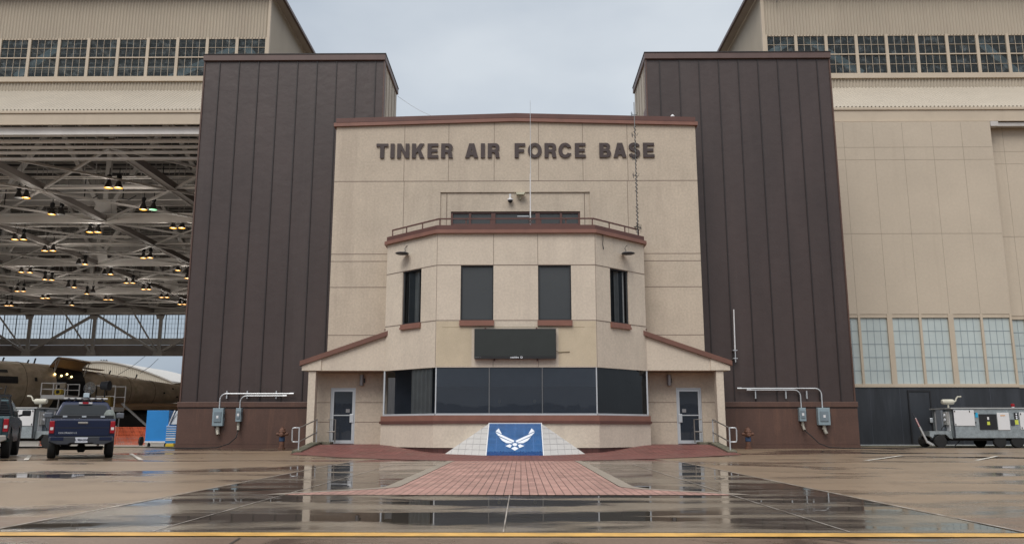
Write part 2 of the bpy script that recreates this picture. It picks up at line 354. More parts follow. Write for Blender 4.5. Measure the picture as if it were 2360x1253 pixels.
def _tomesh(name, cu, mat, parent, mtx):
    t = bpy.data.objects.new('t', cu); COL.objects.link(t); dg = bpy.context.evaluated_depsgraph_get(); dg.update()
    me = bpy.data.meshes.new_from_object(t.evaluated_get(dg)); bpy.data.objects.remove(t)
    me.name = name; me.transform(mtx); o3 = ORI[parent.name] if parent else Vector((0, 0, 0))
    me.transform(Matrix.Translation(-o3)); me.materials.clear(); me.materials.append(mat)
    o = bpy.data.objects.new(name, me); COL.objects.link(o); o.parent = parent; ORI[o.name] = o3
    return o
def text_mesh(name, txt, size, mat, parent, mtx, ext=0.002, off=0.0):
    cu = bpy.data.curves.new(name, 'FONT'); cu.body = txt; cu.size = size; cu.extrude = ext; cu.offset = off; cu.align_x = 'CENTER'; cu.align_y = 'CENTER'
    return _tomesh(name, cu, mat, parent, mtx)
FACE = lambda x_, y_, z_: Matrix.Translation((x_, y_, z_)) @ Matrix.Rotation(math.pi/2, 4, 'X')     # a plate facing -Y
def sstep(a, b, x_):
    t = max(0.0, min(1.0, (x_-a)/(b-a))); return t*t*(3-2*t)
def G(Y): return -0.075*sstep(20, 26.5, Y)*(1-sstep(31.3, 34.3, Y))     # the lot dips a little in front of the building
def copy_tree(o, parent=None, root=True):
    c = o.copy(); COL.objects.link(c)
    if parent: c.parent = parent
    for ch in list(o.children): copy_tree(ch, c, False)
    return c
XC = -0.21

# ============================================================ SETTING
YR = [-400, -60, -10, 0, 4, 6.44, 10, 14, 18, 20] + [20.5+0.5*k for k in range(29)] + [36, 40, 60, 120, 300, 900, 2500]
MB().sheet(lambda u, v_: (u, v_, G(v_)), [-2500, -300, -60, -20, 0, 20, 60, 300, 2500], YR).build('ground', asphalt).__setitem__('kind', 'structure')
def gsheet(name, x0, x1, y0, y1, dz, mat, nx=1):
    ys = [y0] + [y for y in YR if y0 < y < y1] + [y1]
    o = MB().sheet(lambda u, v_: (u, v_, G(v_)+dz), [x0+(x1-x0)*i/nx for i in range(nx+1)], ys).build(name, mat); o['kind'] = 'structure'; return o
gsheet('road', -60, 60, -30, 6.40, 0.004, near_m)
gsheet('concrete_slab', -4.22, 3.93, 6.80, 27.5, 0.004, slab_m)
gsheet('concrete_slab', -60, -4.26, 6.80, 7.9, 0.004, near_m)
gsheet('concrete_slab', 3.97, 60, 6.80, 7.9, 0.004, near_m)
gsheet('yellow_line', -60, 60, 6.50, 6.72, 0.0085, yline_m)
gsheet('expansion_joint', -60, 60, 6.735, 6.765, 0.0085, seal_d)
for x_ in (-4.24, 3.95): gsheet('expansion_joint', x_-0.015, x_+0.015, 6.8, 26.5, 0.0095, seal_m)
for x_ in (-2.92, 2.58): gsheet('expansion_joint', x_-0.008, x_+0.008, 6.8, 19.5, 0.0095, seal_m)
gsheet('expansion_joint', -4.2, 3.9, 10.462, 10.476, 0.0100, seal_d)
gsheet('expansion_joint', -0.145, -0.133, 6.75, 10.45, 0.0095, seal_m)
for y_ in (12.9, 16.4, 19.9):
    gsheet('expansion_joint', -60, -1.9, y_, y_+0.02, 0.0085, seal_d); gsheet('expansion_joint', 1.7, 60, y_, y_+0.02, 0.0085, seal_d)
# diagonal crack joints on the near road
for (a, b) in (((-2.1, 6.4), (-1.95, 5.2)), ((2.2, 6.4), (2.6, 5.6))):
    MB().quad((a[0], a[1], .0085), (a[0]+.02, a[1], .0085), (b[0]+.02, b[1], .0085), (b[0], b[1], .0085)).build('crack', seal_d)['kind'] = 'structure'
# red paver walk (straight, flaring at the street end)
def halfw(Y): return 1.53 + 1.25*(1-sstep(10.42, 12.2, Y))**1.6
ys = [10.5 + 0.1*k for k in range(20)] + [12.6, 14, 16, 18, 20] + [20.5+0.5*k for k in range(4)]
o = MB().sheet(lambda u, v_: (XC+.05+u*halfw(v_), v_, G(v_)+0.009), [-1, 0, 1], ys).build('brick_path', paver_w); o['kind'] = 'structure'
for sgn in (-1, 1):
    o = MB().sheet(lambda u, v_: (XC+.05+sgn*(halfw(v_)+0.01+u*0.19), v_, G(v_)+0.0125), [0, 1], ys).build('path_edging', border_m); o['kind'] = 'structure'
# fan-shaped paver apron rising to both doors
def apr_front(a): return 22.0 if a < 1.7 else 22.0 + (a-1.7)/(7.9-1.7)*7.4
def apr_z(X, Y):
    a = abs(X-XC); return G(Y) + 0.013 + (0.205-G(Y)-.013)*sstep(2.2, 5.3, a)*sstep(29.0, 33.3, Y)
us = [-7.82, -7.6, -7, -6.3, -5.6, -5, -4.4, -3.8, -3.2, -2.6, -1.7, 0, 1.7, 2.6, 3.2, 3.8, 4.4, 5, 5.6, 6.3, 7, 7.6, 7.82]
def apr(u, v_):
    a = min(abs(u), 7.9); y0 = apr_front(a); Y = y0 + (34.0-y0)*v_; return (XC+u, Y, apr_z(XC+u, Y))
o = MB().sheet(apr, us, [k/28 for k in range(29)]).build('brick_apron', paver_a); o['kind'] = 'structure'
# painted bay lines
def ground_line(name, a, b, wd, mat, dz=0.006):
    a = PZ(*a); b = PZ(*b); d = Vector((b.x-a.x, b.y-a.y, 0)).normalized(); n_ = Vector((-d.y, d.x, 0))*wd/2
    o = MB().quad(*[(p.x, p.y, G(p.y)+dz) for p in (a-n_, a+n_, b+n_, b-n_)]).build(name, mat); o['kind'] = 'structure'; return o
ground_line('bay_marking', (302, 1040), (326, 1056), 0.12, white_line)
ground_line('bay_marking', (60, 1056), (70, 1043), 0.12, white_line)
ground_line('bay_marking', (1996, 1058), (2077, 1044), 0.12, white_line)
ground_line('bay_marking', (2250, 1057), (2298, 1045), 0.12, white_line)
ground_line('bay_marking', (2077, 1044), (2200, 1044.3), 0.09, white_line)
# door sill of the open hangar
bx('door_sill', kerb_m, None, -60, -14.6, 36.9, 37.2, 0.0, 0.05)['kind'] = 'structure'
bx('door_sill', kerb_m, None, 14.3, 60, 38.9, 41.0, 0.0, 0.03)['kind'] = 'structure'
# woods on the far side of the airfield, behind the photographer (mirrored in the glazing)
mb = MB(); n_ = 150; random.seed(3)
for i in range(n_):
    a = math.pi*(1.0 + i/(n_-1)); rr = 330+random.uniform(-15, 15); h = random.uniform(10, 13); wd = random.uniform(6, 11)
    mb.lathe([(wd*.5, 0), (wd, h*.3), (wd*.9, h*.65), (wd*.35, h)], (rr*math.cos(a), rr*math.sin(a), 0), 7)
props(mb.build('far_woods', wood_m), 'dark line of far woods across the airfield, mirrored low in the glazing', 'woods', kind='stuff')

# ============================================================ MAIN BUILDING
B = thing('entrance_building', 'beige stucco entrance building with projecting three sided bay between brown towers', 'building', (XC, 33.5, 0))
FX0, FX1 = -7.95, 7.53; BX0, BX1 = -5.43, 5.01; CX0, CX1 = -3.19, 2.85
YF, YO, YB = 34.0, 33.0, 31.0
# tall facade with roofline, a recess round the strip window
RZ0, RZ1, RZ2 = 13.62, 13.83, 13.62
RX0, RX1, RT = -3.40, 2.95, 10.69
mb = MB()
mb.prism([(FX0, 3.1), (RX0, 3.1), (RX0, RT), (RX1, RT), (RX1, 3.1), (FX1, 3.1), (FX1, RZ2), (XC, RZ1), (FX0, RZ0)], YF, YF+0.35, 'y')
mb.box(FX0+.002, FX1-.002, YF+.36, YF+4, 3.1, 13.5)
mb.build('wall', stucco, B)
bx('recess_panel', stucco, B, RX0, RX1, YF+.06, YF+.30, 9.86, RT)
for a, b in ((RX0, -2.95), (2.53, RX1)): bx('recess_panel', stucco, B, a, b, YF+.06, YF+.30, 8.3, 9.86)
mb = MB()
for a in (-3.13, 2.72): mb.box(a-.015, a+.015, YF+.05, YF+.07, 8.3, 10.66)
# control joints of the facade
zj = [11.18, 8.01, 7.70, 6.60, 4.60]
mb.box(FX0, FX1, YF-.004, YF+.01, 11.165, 11.195)
for z_ in zj[1:]:
    for a, b in ((FX0, BX0+.1), (BX1-.1, FX1)): mb.box(a, b, YF-.004, YF+.01, z_-.014, z_+.014)
for px in (932, 1034, 1139, 1241, 1343, 1446):
    p = PY(px, 350, YF); zt = RZ0 + (RZ1-RZ0)*(1-abs(p.x-XC)/7.7)
    mb.box(p.x-.011, p.x+.011, YF-.003, YF+.01, 11.195, zt)
for x_ in (-4.96, 4.55): mb.box(x_-.011, x_+.011, YF-.003, YF+.01, 8.3, 11.165)
mb.build('wall_joint', groove, B)
# roof edge, two steps
for nm, m_, y0, z0, z1 in (('roof_trim', rust_trim, YF-.10, 0.0, 0.16), ('roof_coping', brown_trim, YF-.16, 0.161, 0.36)):
    mb = MB(); ov = .10 if z0 == 0 else 0.0
    for xa, xb, za, zb in ((FX0-ov, XC, RZ0, RZ1), (XC, FX1+ov, RZ1, RZ2)):
        mb.prism([(xa, za+z0), (xb, zb+z0), (xb, zb+z1), (xa, za+z1)], y0+(0 if z0 == 0 else .05), YF+.5, 'y')
    mb.build(nm, m_, B)
# strip window above the bay roof
W = bx('window', brown_trim, B, -2.95, 2.53, YF+.12, YF+.16, 9.78, 9.86)
mb = MB()
for k, x_ in enumerate([-2.93, -2.14, -1.15, -0.21, 0.73, 1.72, 2.51]):
    hw = .09 if k in (2, 4) else .045
    if k in (1, 2, 4, 5): mb.box(x_-hw, x_+hw, YF+.10, YF+.19, 8.4, 9.78)
mb.box(-2.95, -2.87, YF+.10, YF+.19, 8.4, 9.78); mb.box(2.45, 2.53, YF+.10, YF+.19, 8.4, 9.78)
mb.box(-2.86, 2.44, YF+.115, YF+.18, 9.28, 9.34)
mb.build('frame', brown_trim, W)
MB().quad((-2.9, YF+.17, 8.4), (2.5, YF+.17, 8.4), (2.5, YF+.17, 9.78), (-2.9, YF+.17, 9.78)).build('pane', g_sm, W)
# --- the bay: prism shell storeys
def bayring(z0, z1, off=0.0, inner=0.3, x0=BX0, x1=BX1):
    """three-sided shell following the bay, pushed out by off"""
    k = off*0.414
    o_ = [(x0-off, YF), (x0-off, YO-k), (CX0-k, YB-off), (CX1+k, YB-off), (x1+off, YO-k), (x1+off, YF)]
    i_ = [(x0+inner, YF), (x0+inner, YO+.12), (CX0+inner*.41, YB+inner), (CX1-inner*.41, YB+inner), (x1-inner, YO+.12), (x1-inner, YF)]
    m_ = MB()
    for j in range(5):
        m_.prism([o_[j], o_[j+1], i_[j+1], i_[j]], z0, z1, 'z')
    return m_
def chamfer(t, off=0.0, left=True):
    """point on the chamfer, t=0 outer corner, 1 inner corner; off outward"""
    a, b = ((BX0, YO), (CX0, YB)) if left else ((BX1, YO), (CX1, YB))
    d = Vector((b[0]-a[0], b[1]-a[1])); n2 = Vector((-d.y, d.x)).normalized()
    if n2.y > 0: n2 = -n2
    return Vector(a)+d*t+n2*off
def pc(px, py, left=True):
    a, b = ((BX0, YO), (CX0, YB)) if left else ((BX1, YO), (CX1, YB))
    d = ray(px, py); e1 = Vector((b[0]-a[0], b[1]-a[1]))
    # a + e1*t = d.xy*s
    det = e1.x*(-d.y) - e1.y*(-d.x); s_x, s_y = -a[0], -a[1]
    t = (s_x*(-d.y) - s_y*(-d.x))/det; s_ = (e1.x*s_y - e1.y*s_x)/det
    return t, CZ + d.z*s_
# wall pieces with real window openings
def wallstrip(m_, P, Q, z0, z1, th=0.3):
    P = Vector(P); Q = Vector(Q); d = (Q-P).normalized(); n2 = Vector((-d.y, d.x))
    if n2.y < 0: n2 = -n2
    m_.prism([tuple(P), tuple(Q), tuple(Q+n2*th), tuple(P+n2*th)], z0, z1, 'z')
WZ0, WZ1 = 4.82, 6.93
mb = MB()
fw = [(-2.275, -1.03), (0.665, 1.92)]
xs = [CX0, fw[0][0], fw[0][1], fw[1][0], fw[1][1], CX1]
def pier(P, Q): q_ = MB(); wallstrip(q_, P, Q, WZ0, WZ1); q_.build('bay_pier', stucco_light, B)
for k in (0, 2, 4): pier((xs[k], YB), (xs[k+1], YB))
tl0, tl1 = pc(927, 690)[0], pc(970, 690)[0]; tr0, tr1 = pc(1449, 690, False)[0], pc(1407, 690, False)[0]
for left, (t0, t1) in ((True, (tl0, tl1)), (False, (tr0, tr1))):
    pier(chamfer(0, 0, left), chamfer(t0, 0, left)); pier(chamfer(t1, 0, left), chamfer(1, 0, left))
for a_ in (BX0, BX1-.3): bx('bay_pier', stucco_light, B, a_, a_+.3, YO+.01, YF, WZ0, WZ1)
bayring(WZ1, 8.17).build('bay_wall', stucco_light, B)
bayring(3.06, WZ0).build('bay_wall', stucco_light, B)
bayring(0.13, 1.0, 0.06).build('bay_base', stucco_light, B)
bayring(-0.08, 0.13, 0.03).build('bay_plinth', plinth_m, B)
# recoloured patches flanking the display board
for a, b in ((CX0+.02, -1.84), (1.42, CX1-.02)): bx('repainted_patch', stucco_yellow, B, a, b, YB-.004, YB+.01, 3.10, 4.56)
for a, b in ((CX0+.02, -2.32), (1.98, CX1-.02)): bx('repainted_patch', stucco_yellow, B, a, b, YB-.004, YB+.01, 4.565, 4.79)
mb = MB()
def bayline(m_, z_, ht=.013, off=.004):
    P = [chamfer(0, off), chamfer(1, off), chamfer(1, off, False), chamfer(0, off, False)]
    for a, b in zip(P, P[1:]): m_.bar((a.x, a.y, z_), (b.x, b.y, z_), .012, ht*2)
bayline(mb, WZ1+.012)
for a, b in ((CX0, fw[0][0]), (fw[0][1], fw[1][0]), (fw[1][1], CX1)): mb.box(a, b, YB-.006, YB+.01, WZ0-.013, WZ0+.013)
for left, (t0, t1) in ((True, (tl0, tl1)), (False, (tr0, tr1))):
    for ta, tb in ((0, t0), (t1, 1)):
        a, b = chamfer(ta, .004, left), chamfer(tb, .004, left); mb.bar((a.x, a.y, WZ0), (b.x, b.y, WZ0), .012, .026)
for x_ in (-1.03, 0.66): mb.box(x_-.009, x_+.009, YB-.005, YB+.01, 6.95, 8.15); mb.box(x_-.009, x_+.009, YB-.006, YB+.01, 3.08, 3.34)
for x_ in (CX0, CX1): mb.box(x_-.007, x_+.007, YB-.006, YB+.02, 3.08, 8.15)
mb.build('wall_joint', groove, B)
mb = MB(); mb.box(-2.95, 2.4, YB-.007, YB+.01, 4.555, 4.566); mb.build('stain_line', M('stain', (0.25, 0.2, 0.12), .9), B)
# upper windows
def window_at(P, Q, z0, z1, sill=True, gl=g_sm, blindfrac=None):
    P = Vector(P); Q = Vector(Q); d = (Q-P).normalized(); n2 = Vector((-d.y, d.x))
    if n2.y < 0: n2 = -n2
    fr = MB(); A = P+n2*.08; C2 = Q+n2*.08; t = .045
    up = (0, 0, 1)
    for z_ in (z0+t/2, z1-t/2): fr.bar((A.x, A.y, z_), (C2.x, C2.y, z_), .08, t)
    for q in (A+d*t/2, C2-d*t/2): fr.bar((q.x, q.y, z0+t), (q.x, q.y, z1-t), t, .08) if abs(d.y) < .1 else fr.bar((q.x, q.y, z0+t), (q.x, q.y, z1-t), .06, .06)
    win = fr.build('window', black, B)
    g0 = P+n2*.10+d*.03; g1 = Q+n2*.10-d*.03
    MB().quad((g0.x, g0.y, z0+.02), (g1.x, g1.y, z0+.02), (g1.x, g1.y, z1-.02), (g0.x, g0.y, z1-.02)).build('pane', gl, win)
    if sill:
        a = P-d*.03; b = Q+d*.03
        s_ = MB()
        for k, (o1, zz, hh) in enumerate(((.03, z0-.06, .12), (.05, z0-.165, .09))):
            e1 = a-n2*(o1-.05); e2 = b-n2*(o1-.05); s_.bar((e1.x, e1.y, zz), (e2.x, e2.y, zz), .14+.04*k, hh)
        s_.build('sill', rust_trim, win)
    return win
for a, b in fw: window_at((a, YB), (b, YB), WZ0, WZ1)
window_at(chamfer(tl0), chamfer(tl1), WZ0, WZ1, True, g_ch); window_at(chamfer(tr1, 0, False), chamfer(tr0, 0, False), WZ0, WZ1, True, g_ch)
# ground-floor glazing band: white head and sill rails, dark mullions, sloping brown sill
GZ0, GZ1 = 1.37, 3.035
mb = MB(); P = [chamfer(0, -.05), chamfer(1, -.05), chamfer(1, -.05, False), chamfer(0, -.05, False)]
for a, b in zip(P, P[1:]): mb.bar((a.x, a.y, 1.335), (b.x, b.y, 1.335), .10, .07)
for q in (P[0], P[3]): mb.bar((q.x, q.y, GZ0), (q.x, q.y, 3.06), .07, .07)
for q in (P[1], P[2]): mb.bar((q.x, q.y, GZ0), (q.x, q.y, 3.06), .045, .045)
GW = mb.build('window_band', alu, B)
mb = MB()
for px in (1127.5, 1250): x_ = PY(px, 900, YB).x; mb.box(x_-.02, x_+.02, YB+.0, YB+.035, GZ0, 3.055)
mb.build('mullion', M('mullion_grey', (.11, .115, .12), .4), GW)
PP = [chamfer(0, -.04), chamfer(1, -.04), chamfer(1, -.04, False), chamfer(0, -.04, False)]
xm = [PP[1].x, PY(1127.5, 900, YB).x, PY(1250, 900, YB).x, PP[2].x]
for a, b in [(PP[0], PP[1])] + [(Vector((xm[i], PP[1].y)), Vector((xm[i+1], PP[1].y))) for i in range(3)] + [(PP[2], PP[3])]:
    MB().quad((a.x, a.y, GZ0), (b.x, b.y, GZ0), (b.x, b.y, 3.06), (a.x, a.y, 3.06)).build('pane', g_bay if abs(a.y-b.y) < .1 else g_ch, GW)
bayring(1.10, 1.30, 0.075).build('sill', rust_trim, B)
bayring(1.001, 1.099, 0.12).build('sill', brown_trim, B)
# things seen dimly through the glass: floors, back wall, curtains
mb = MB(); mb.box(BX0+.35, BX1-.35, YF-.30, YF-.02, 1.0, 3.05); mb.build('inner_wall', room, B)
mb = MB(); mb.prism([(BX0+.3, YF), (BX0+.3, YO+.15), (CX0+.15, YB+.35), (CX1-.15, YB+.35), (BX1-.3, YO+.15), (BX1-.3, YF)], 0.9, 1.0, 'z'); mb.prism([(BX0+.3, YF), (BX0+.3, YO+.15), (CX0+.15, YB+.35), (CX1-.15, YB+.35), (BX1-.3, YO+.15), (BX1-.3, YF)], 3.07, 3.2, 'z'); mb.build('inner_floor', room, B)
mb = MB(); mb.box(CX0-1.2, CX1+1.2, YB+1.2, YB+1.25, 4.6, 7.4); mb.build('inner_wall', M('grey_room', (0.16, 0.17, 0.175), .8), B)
def curtain(a, b, z0, z1, n=9):
    a = Vector(a); b = Vector(b); d = (b-a); n2 = Vector((-d.y, d.x)).normalized()
    MB().sheet(lambda u, v_: (*(a+d*u+n2*.05*math.sin(u*n*2*math.pi)), z0+(z1-z0)*v_), [k/(n*8) for k in range(n*8+1)], [0, 1]).build('curtain', blind, B)
curtain(chamfer(.50, -.16), chamfer(.90, -.14), 1.1, 3.05, 5); curtain(chamfer(.97, -.14, False), chamfer(.60, -.16, False), 1.1, 3.05, 5)
curtain(chamfer(tl0+.16, -.25), chamfer(tl0+.25, -.25), 4.85, 6.9, 1); curtain(chamfer(tr0+.2, -.25, False), chamfer(tr0+.1, -.25, False), 4.85, 6.9, 1)
bx('sky_reflection_strip', M('sky_reflection_blue', (.34, .40, .46), .8), B, CX0+.05, CX1-.05, YB+.16, YB+.2, 2.36, 3.05)  # bluish strip painting the sky's reflection into the upper part of the glass
for px in (1151, 1232): p = PY(px, 924, YB+.12); MB().lathe([(.065, 0), (.065, .03)], (p.x, YB+.12, p.z), 16, 'y').build('window_disc', M('amber_disc', (.55, .42, .22), .6), B)
# bay roof edge + railing
bayring(8.17, 8.31, 0.12, .5).build('cornice', rust_trim, B)
bayring(8.335, 8.50, 0.03, .5).build('cornice', brown_trim, B); bayring(8.311, 8.334, -.02, .45).build('cornice_gap', black, B)
mb = MB(); mb.prism([(BX0+.1, YF), (BX0+.1, YO+.1), (CX0+.1, YB+.1), (CX1-.1, YB+.1), (BX1-.1, YO+.1), (BX1-.1, YF)], 8.2, 8.30, 'z'); mb.build('bay_roof', deck_m, B)
rail = MB(); P = [chamfer(.06, -.08), chamfer(1, -.08), chamfer(1, -.08, False), chamfer(.06, -.08, False)]
for a, b in zip(P, P[1:]): rail.bar((a.x, a.y, 8.77), (b.x, b.y, 8.77), .05, .05)
RL = rail.build('roof_railing', brown_trim, B)
for q in [chamfer(t, -.08) for t in (.07, .36, .68)] + [Vector((x_, YB+.08)) for x_ in (CX0+.08, -2.1, -1.15, .78, 1.75, CX1-.08)] + [chamfer(t, -.08, False) for t in (.07, .36, .68)]:
    MB().bar((q.x, q.y, 8.45), (q.x, q.y, 8.77), .045, .045).build('post', brown_trim, RL)
# --- side wings with sloping canopies (mirror pair)
def wing(s):
    X = lambda a: XC + s*a          # a = distance from the centre line
    def b2(m_, a0, a1, *r): return m_.box(min(X(a0), X(a1)), max(X(a0), X(a1)), *r)
    BO = 5.22
    # ground floor wall with a door opening
    d0, d1 = (6.50, 7.52)
    mb = MB(); b2(mb, BO, d0, YF-.05, YF+.1, .2, 3.05); b2(mb, d1, 8.20, YF-.05, YF+.1, .2, 3.05); b2(mb, d0, d1, YF-.05, YF+.1, 2.45, 3.05)
    mb.build('wing_wall', stucco, B)
    mb = MB()
    for z_ in (1.08, 1.86):
        b2(mb, BO+.05, d0, YF-.055, YF-.03, z_-.013, z_+.013); b2(mb, d1, 8.1, YF-.055, YF-.03, z_-.013, z_+.013)
    mb.build('wall_joint', groove, B)
    # column and its side return
    mb = MB(); b2(mb, 7.93, 8.22, YO+.02, YO+.42, .02, 3.06); mb.build('column', stucco_light, B)
    # canopy: gable-shaped front, soffit, sloping roof edge
    xo, xi = 8.48, BO; zo, zi = 3.31, 4.44
    f_ = lambda a: zo + (zi-zo)*(xo-a)/(xo-xi)
    mb = MB()
    mb.prism([(X(7.72), 3.08), (X(BO-.3), 3.08), (X(BO-.3), f_(BO-.3)), (X(7.72), f_(7.72))], YO, YO+.2, 'y')
    mb.prism([(X(8.48), 3.08), (X(7.721), 3.08), (X(7.721), f_(7.72)), (X(8.48), f_(8.48)-.04)], YO-.05, YO+.25, 'y')
    b2(mb, BO, 8.44, YO+.26, YF+.2, 3.081, 3.12)
    mb.build('canopy', stucco_light, B)
    mb = MB(); hw = .17
    mb.prism([(X(8.56), f_(8.56)-.02), (X(BO-.26), f_(BO-.26)-.02), (X(BO-.26), f_(BO-.26)+hw), (X(8.56), f_(8.56)+hw)], YO-.12, YF+1.2, 'y')
    mb.build('canopy_roof', M('canopy_brown', (0.155, 0.072, 0.052), .45), B)
    bx('canopy_cap', brown_trim, B, min(X(BO-.35), X(BO+.02)), max(X(BO-.35), X(BO+.02)), YO-.02, YF, 4.66, 4.74)
    # door: frame, leaf, glass, push bar, pull plate
    D = MB(); t = .055
    b2(D, d0, d0+t, YF-.0, YF+.08, .22, 2.45); b2(D, d1-t, d1, YF-.0, YF+.08, .22, 2.45); b2(D, d0+t, d1-t, YF, YF+.08, 2.45-t, 2.45)
    D = D.build('door', alu, B)
    lf = MB(); q = .055
    a0, a1 = d0+t+.005, d1-t-.005
    b2(lf, a0, a0+q+.02, YF+.01, YF+.05, .23, 2.385); b2(lf, a1-q-.02, a1, YF+.01, YF+.05, .23, 2.385)
    b2(lf, a0+q+.02, a1-q-.02, YF+.011, YF+.049, 2.30, 2.384); b2(lf, a0+q+.02, a1-q-.02, YF+.011, YF+.049, .231, .36); b2(lf, a0+q+.02, a1-q-.02, YF+.005, YF+.049, 1.33, 1.37)
    lf.build('leaf', alu, D)
    MB().quad((X(a0), YF+.03, .3), (X(a1), YF+.03, .3), (X(a1), YF+.03, 2.35), (X(a0), YF+.03, 2.35)).build('pane', g_bay, D)
    mb = MB(); b2(mb, a0, a0+.16, YF-.03, YF+.005, 1.06, 1.40); mb.build('handle', alu, D, bev=.01)
    mb = MB(); b2(mb, a0+.17, a0+.33, YF+.018, YF+.025, 1.46, 1.60); mb.build('notice', M('faded_notice', (.25, .25, .26), .7), D)
    bx('door_recess', room, B, min(X(d0), X(d1)), max(X(d0), X(d1)), YF+.9, YF+.95, .2, 2.4)
wing(-1); wing(1)
# wall lights beside the doors
for s, nm in ((-1, 'left'), (1, 'right')):
    p = PY(835 if s < 0 else 1541, 876, YF-.05); g = 'cylinder lights beside the doors'
    L = thing('wall_light', 'short grey cylinder wall light beside the %s door under the canopy' % ('left' if s < 0 else 'right'), 'wall light', (p.x, YF-.12, p.z), g)
    MB().lathe([(.075, -.22), (.085, -.21), (.085, .21), (.075, .22)], (p.x, YF-.17, p.z), 18).build('housing', M('grey_lamp_metal', (.28, .26, .26), .4, .5), L, smooth=False, bev=.004)
    bx('bracket', black, L, p.x+.02, p.x+.12, YF-.12, YF-.055, p.z-.1, p.z+.08)
# dark flat lights on the bay chamfers
for left in (True, False):
    t, z_ = pc(939 if left else 1435, 585, left); q = chamfer(t, .28, left); q0 = chamfer(t, 0, left)
    L = thing('flood_light', 'flat dark floodlight with curled wire on the %s slanted bay face' % ('left' if left else 'right'), 'floodlight', (q.x, q.y, z_), 'floodlights on the bay')
    MB().lathe([(.06, .03), (.24, .0), (.27, -.03), (.2, -.06), (.05, -.075)], (q.x, q.y, z_), 20).build('lamp_head', trim_d, L, smooth=True)
    MB().bar((q.x, q.y, z_), (q0.x, q0.y, z_-.02), .06, .05).build('arm', trim_d, L)
    x_ = q.x + (.10 if left else -.08)
    MB().tube([(x_, q.y+.05, z_+.02), (x_+.01, q.y+.12, z_+.12), (x_-.02, q.y+.2, z_+.22), (x_+.03, q.y+.24, z_+.31), (x_+.08, q0.y, z_+.34)], .012, 6).build('wire', black, L)
# hanging cable at the bay cornice
p = pc(1388, 560, False); q = chamfer(p[0], .03, False)
props(MB().tube([(q.x, q.y-.02, 8.2), (q.x+.01, q.y-.03, 8.0), (q.x-.01, q.y-.02, 7.8), (q.x+.02, q.y-.03, 7.6)], [.012, .012, .012, .022], 6).build('loose_cable', black), 'loose black cable dangling from the bay cornice', 'cable')

# --- lettering
def arc(cx, cy, rx, ry, a0, a1, n=14): return [(cx+rx*math.cos(R(a0+(a1-a0)*k/n)), cy+ry*math.sin(R(a0+(a1-a0)*k/n))) for k in range(n+1)]
def glyph(c, w_):
    s, h = .27, .20
    if c == 'I': return [[(0, 0), (s, 0), (s, 1), (0, 1)]]
    if c == 'T': m_ = w_/2; return [[(m_-s/2, 0), (m_+s/2, 0), (m_+s/2, 1-h), (w_, 1-h), (w_, 1), (0, 1), (0, 1-h), (m_-s/2, 1-h)]]
    if c == 'N': return [[(0, 0), (s*.95, 0), (s*.95, .60), (w_-s*.95, 0), (w_, 0), (w_, 1), (w_-s*.95, 1), (w_-s*.95, .42), (s*1.0, 1), (0, 1)]]
    if c == 'K': return [[(0, 0), (s, 0), (s, .30), (s+.12, .44), (w_-.30, 0), (w_, 0), (s+.30, .60), (w_-.02, 1), (w_-.32, 1), (s, .60), (s, 1), (0, 1)]]
    if c == 'E': return [[(0, 0), (w_, 0), (w_, h), (s, h), (s, .41), (w_-.06, .41), (w_-.06, .60), (s, .60), (s, 1-h), (w_-.01, 1-h), (w_-.01, 1), (0, 1)]]
    if c == 'F': return [[(0, 0), (s, 0), (s, .38), (w_-.08, .38), (w_-.08, .58), (s, .58), (s, 1-h), (w_, 1-h), (w_, 1), (0, 1)]]
    if c == 'A': m_ = w_/2; return [[(0, 0), (.27, 0), (.33, .18), (w_-.33, .18), (w_-.27, 0), (w_, 0), (m_+.17, 1), (m_-.17, 1)], [(.39, .37), (m_, .70), (w_-.39, .37)]]
    if c == 'O': return [arc(w_/2, .5, w_/2, .52, 0, 352, 36), arc(w_/2, .5, w_/2-.25, .31, 0, 352, 30)]
    if c == 'C': return [arc(w_/2, .5, w_/2, .52, 24, 336, 30) + arc(w_/2, .5, w_/2-.25, .31, 325, 35, 24)]
    if c == 'R': return [[(0, 0), (s, 0), (s, .37), (w_-.36, .37)] + [(w_-.29, .30), (w_-.27, .06), (w_-.24, 0), (w_+.02, 0), (w_-.01, .08), (w_-.03, .34), (w_-.12, .45), (w_-.06, .52)] + arc(w_-.27, .72, .27, .28, -20, 90, 10) + [(0, 1)],
                         [(s, .56), (w_-.34, .56)] + arc(w_-.34, .68, .10, .12, -90, 90, 8) + [(s, .80)]]
    if c == 'B': return [[(0, 0)] + arc(w_-.30, .28, .30, .28, -90, 60, 12) + arc(w_-.33, .76, .27, .24, -40, 90, 10) + [(0, 1)],
                         [(s, .18), (w_-.36, .18)] + arc(w_-.36, .295, .10, .115, -90, 90, 8) + [(s, .41)], [(s, .60), (w_-.38, .60)] + arc(w_-.38, .705, .09, .105, -90, 90, 8) + [(s, .81)]]
    if c == 'S':
        cl = arc(w_/2, .72, w_/2-.125, .19, 12, 262, 22) + arc(w_/2, .29, w_/2-.12, .20, 82, -168, 22)[0:]
        L_, Rr = [], []
        for i, p in enumerate(cl):
            a, b = cl[max(i-1, 0)], cl[min(i+1, len(cl)-1)]; dx, dy = b[0]-a[0], b[1]-a[1]; q = math.hypot(dx, dy) or 1
            hw = .108; L_.append((p[0]-dy/q*hw, p[1]+dx/q*hw)); Rr.append((p[0]+dy/q*hw, p[1]-dx/q*hw))
        return [L_ + Rr[::-1]]
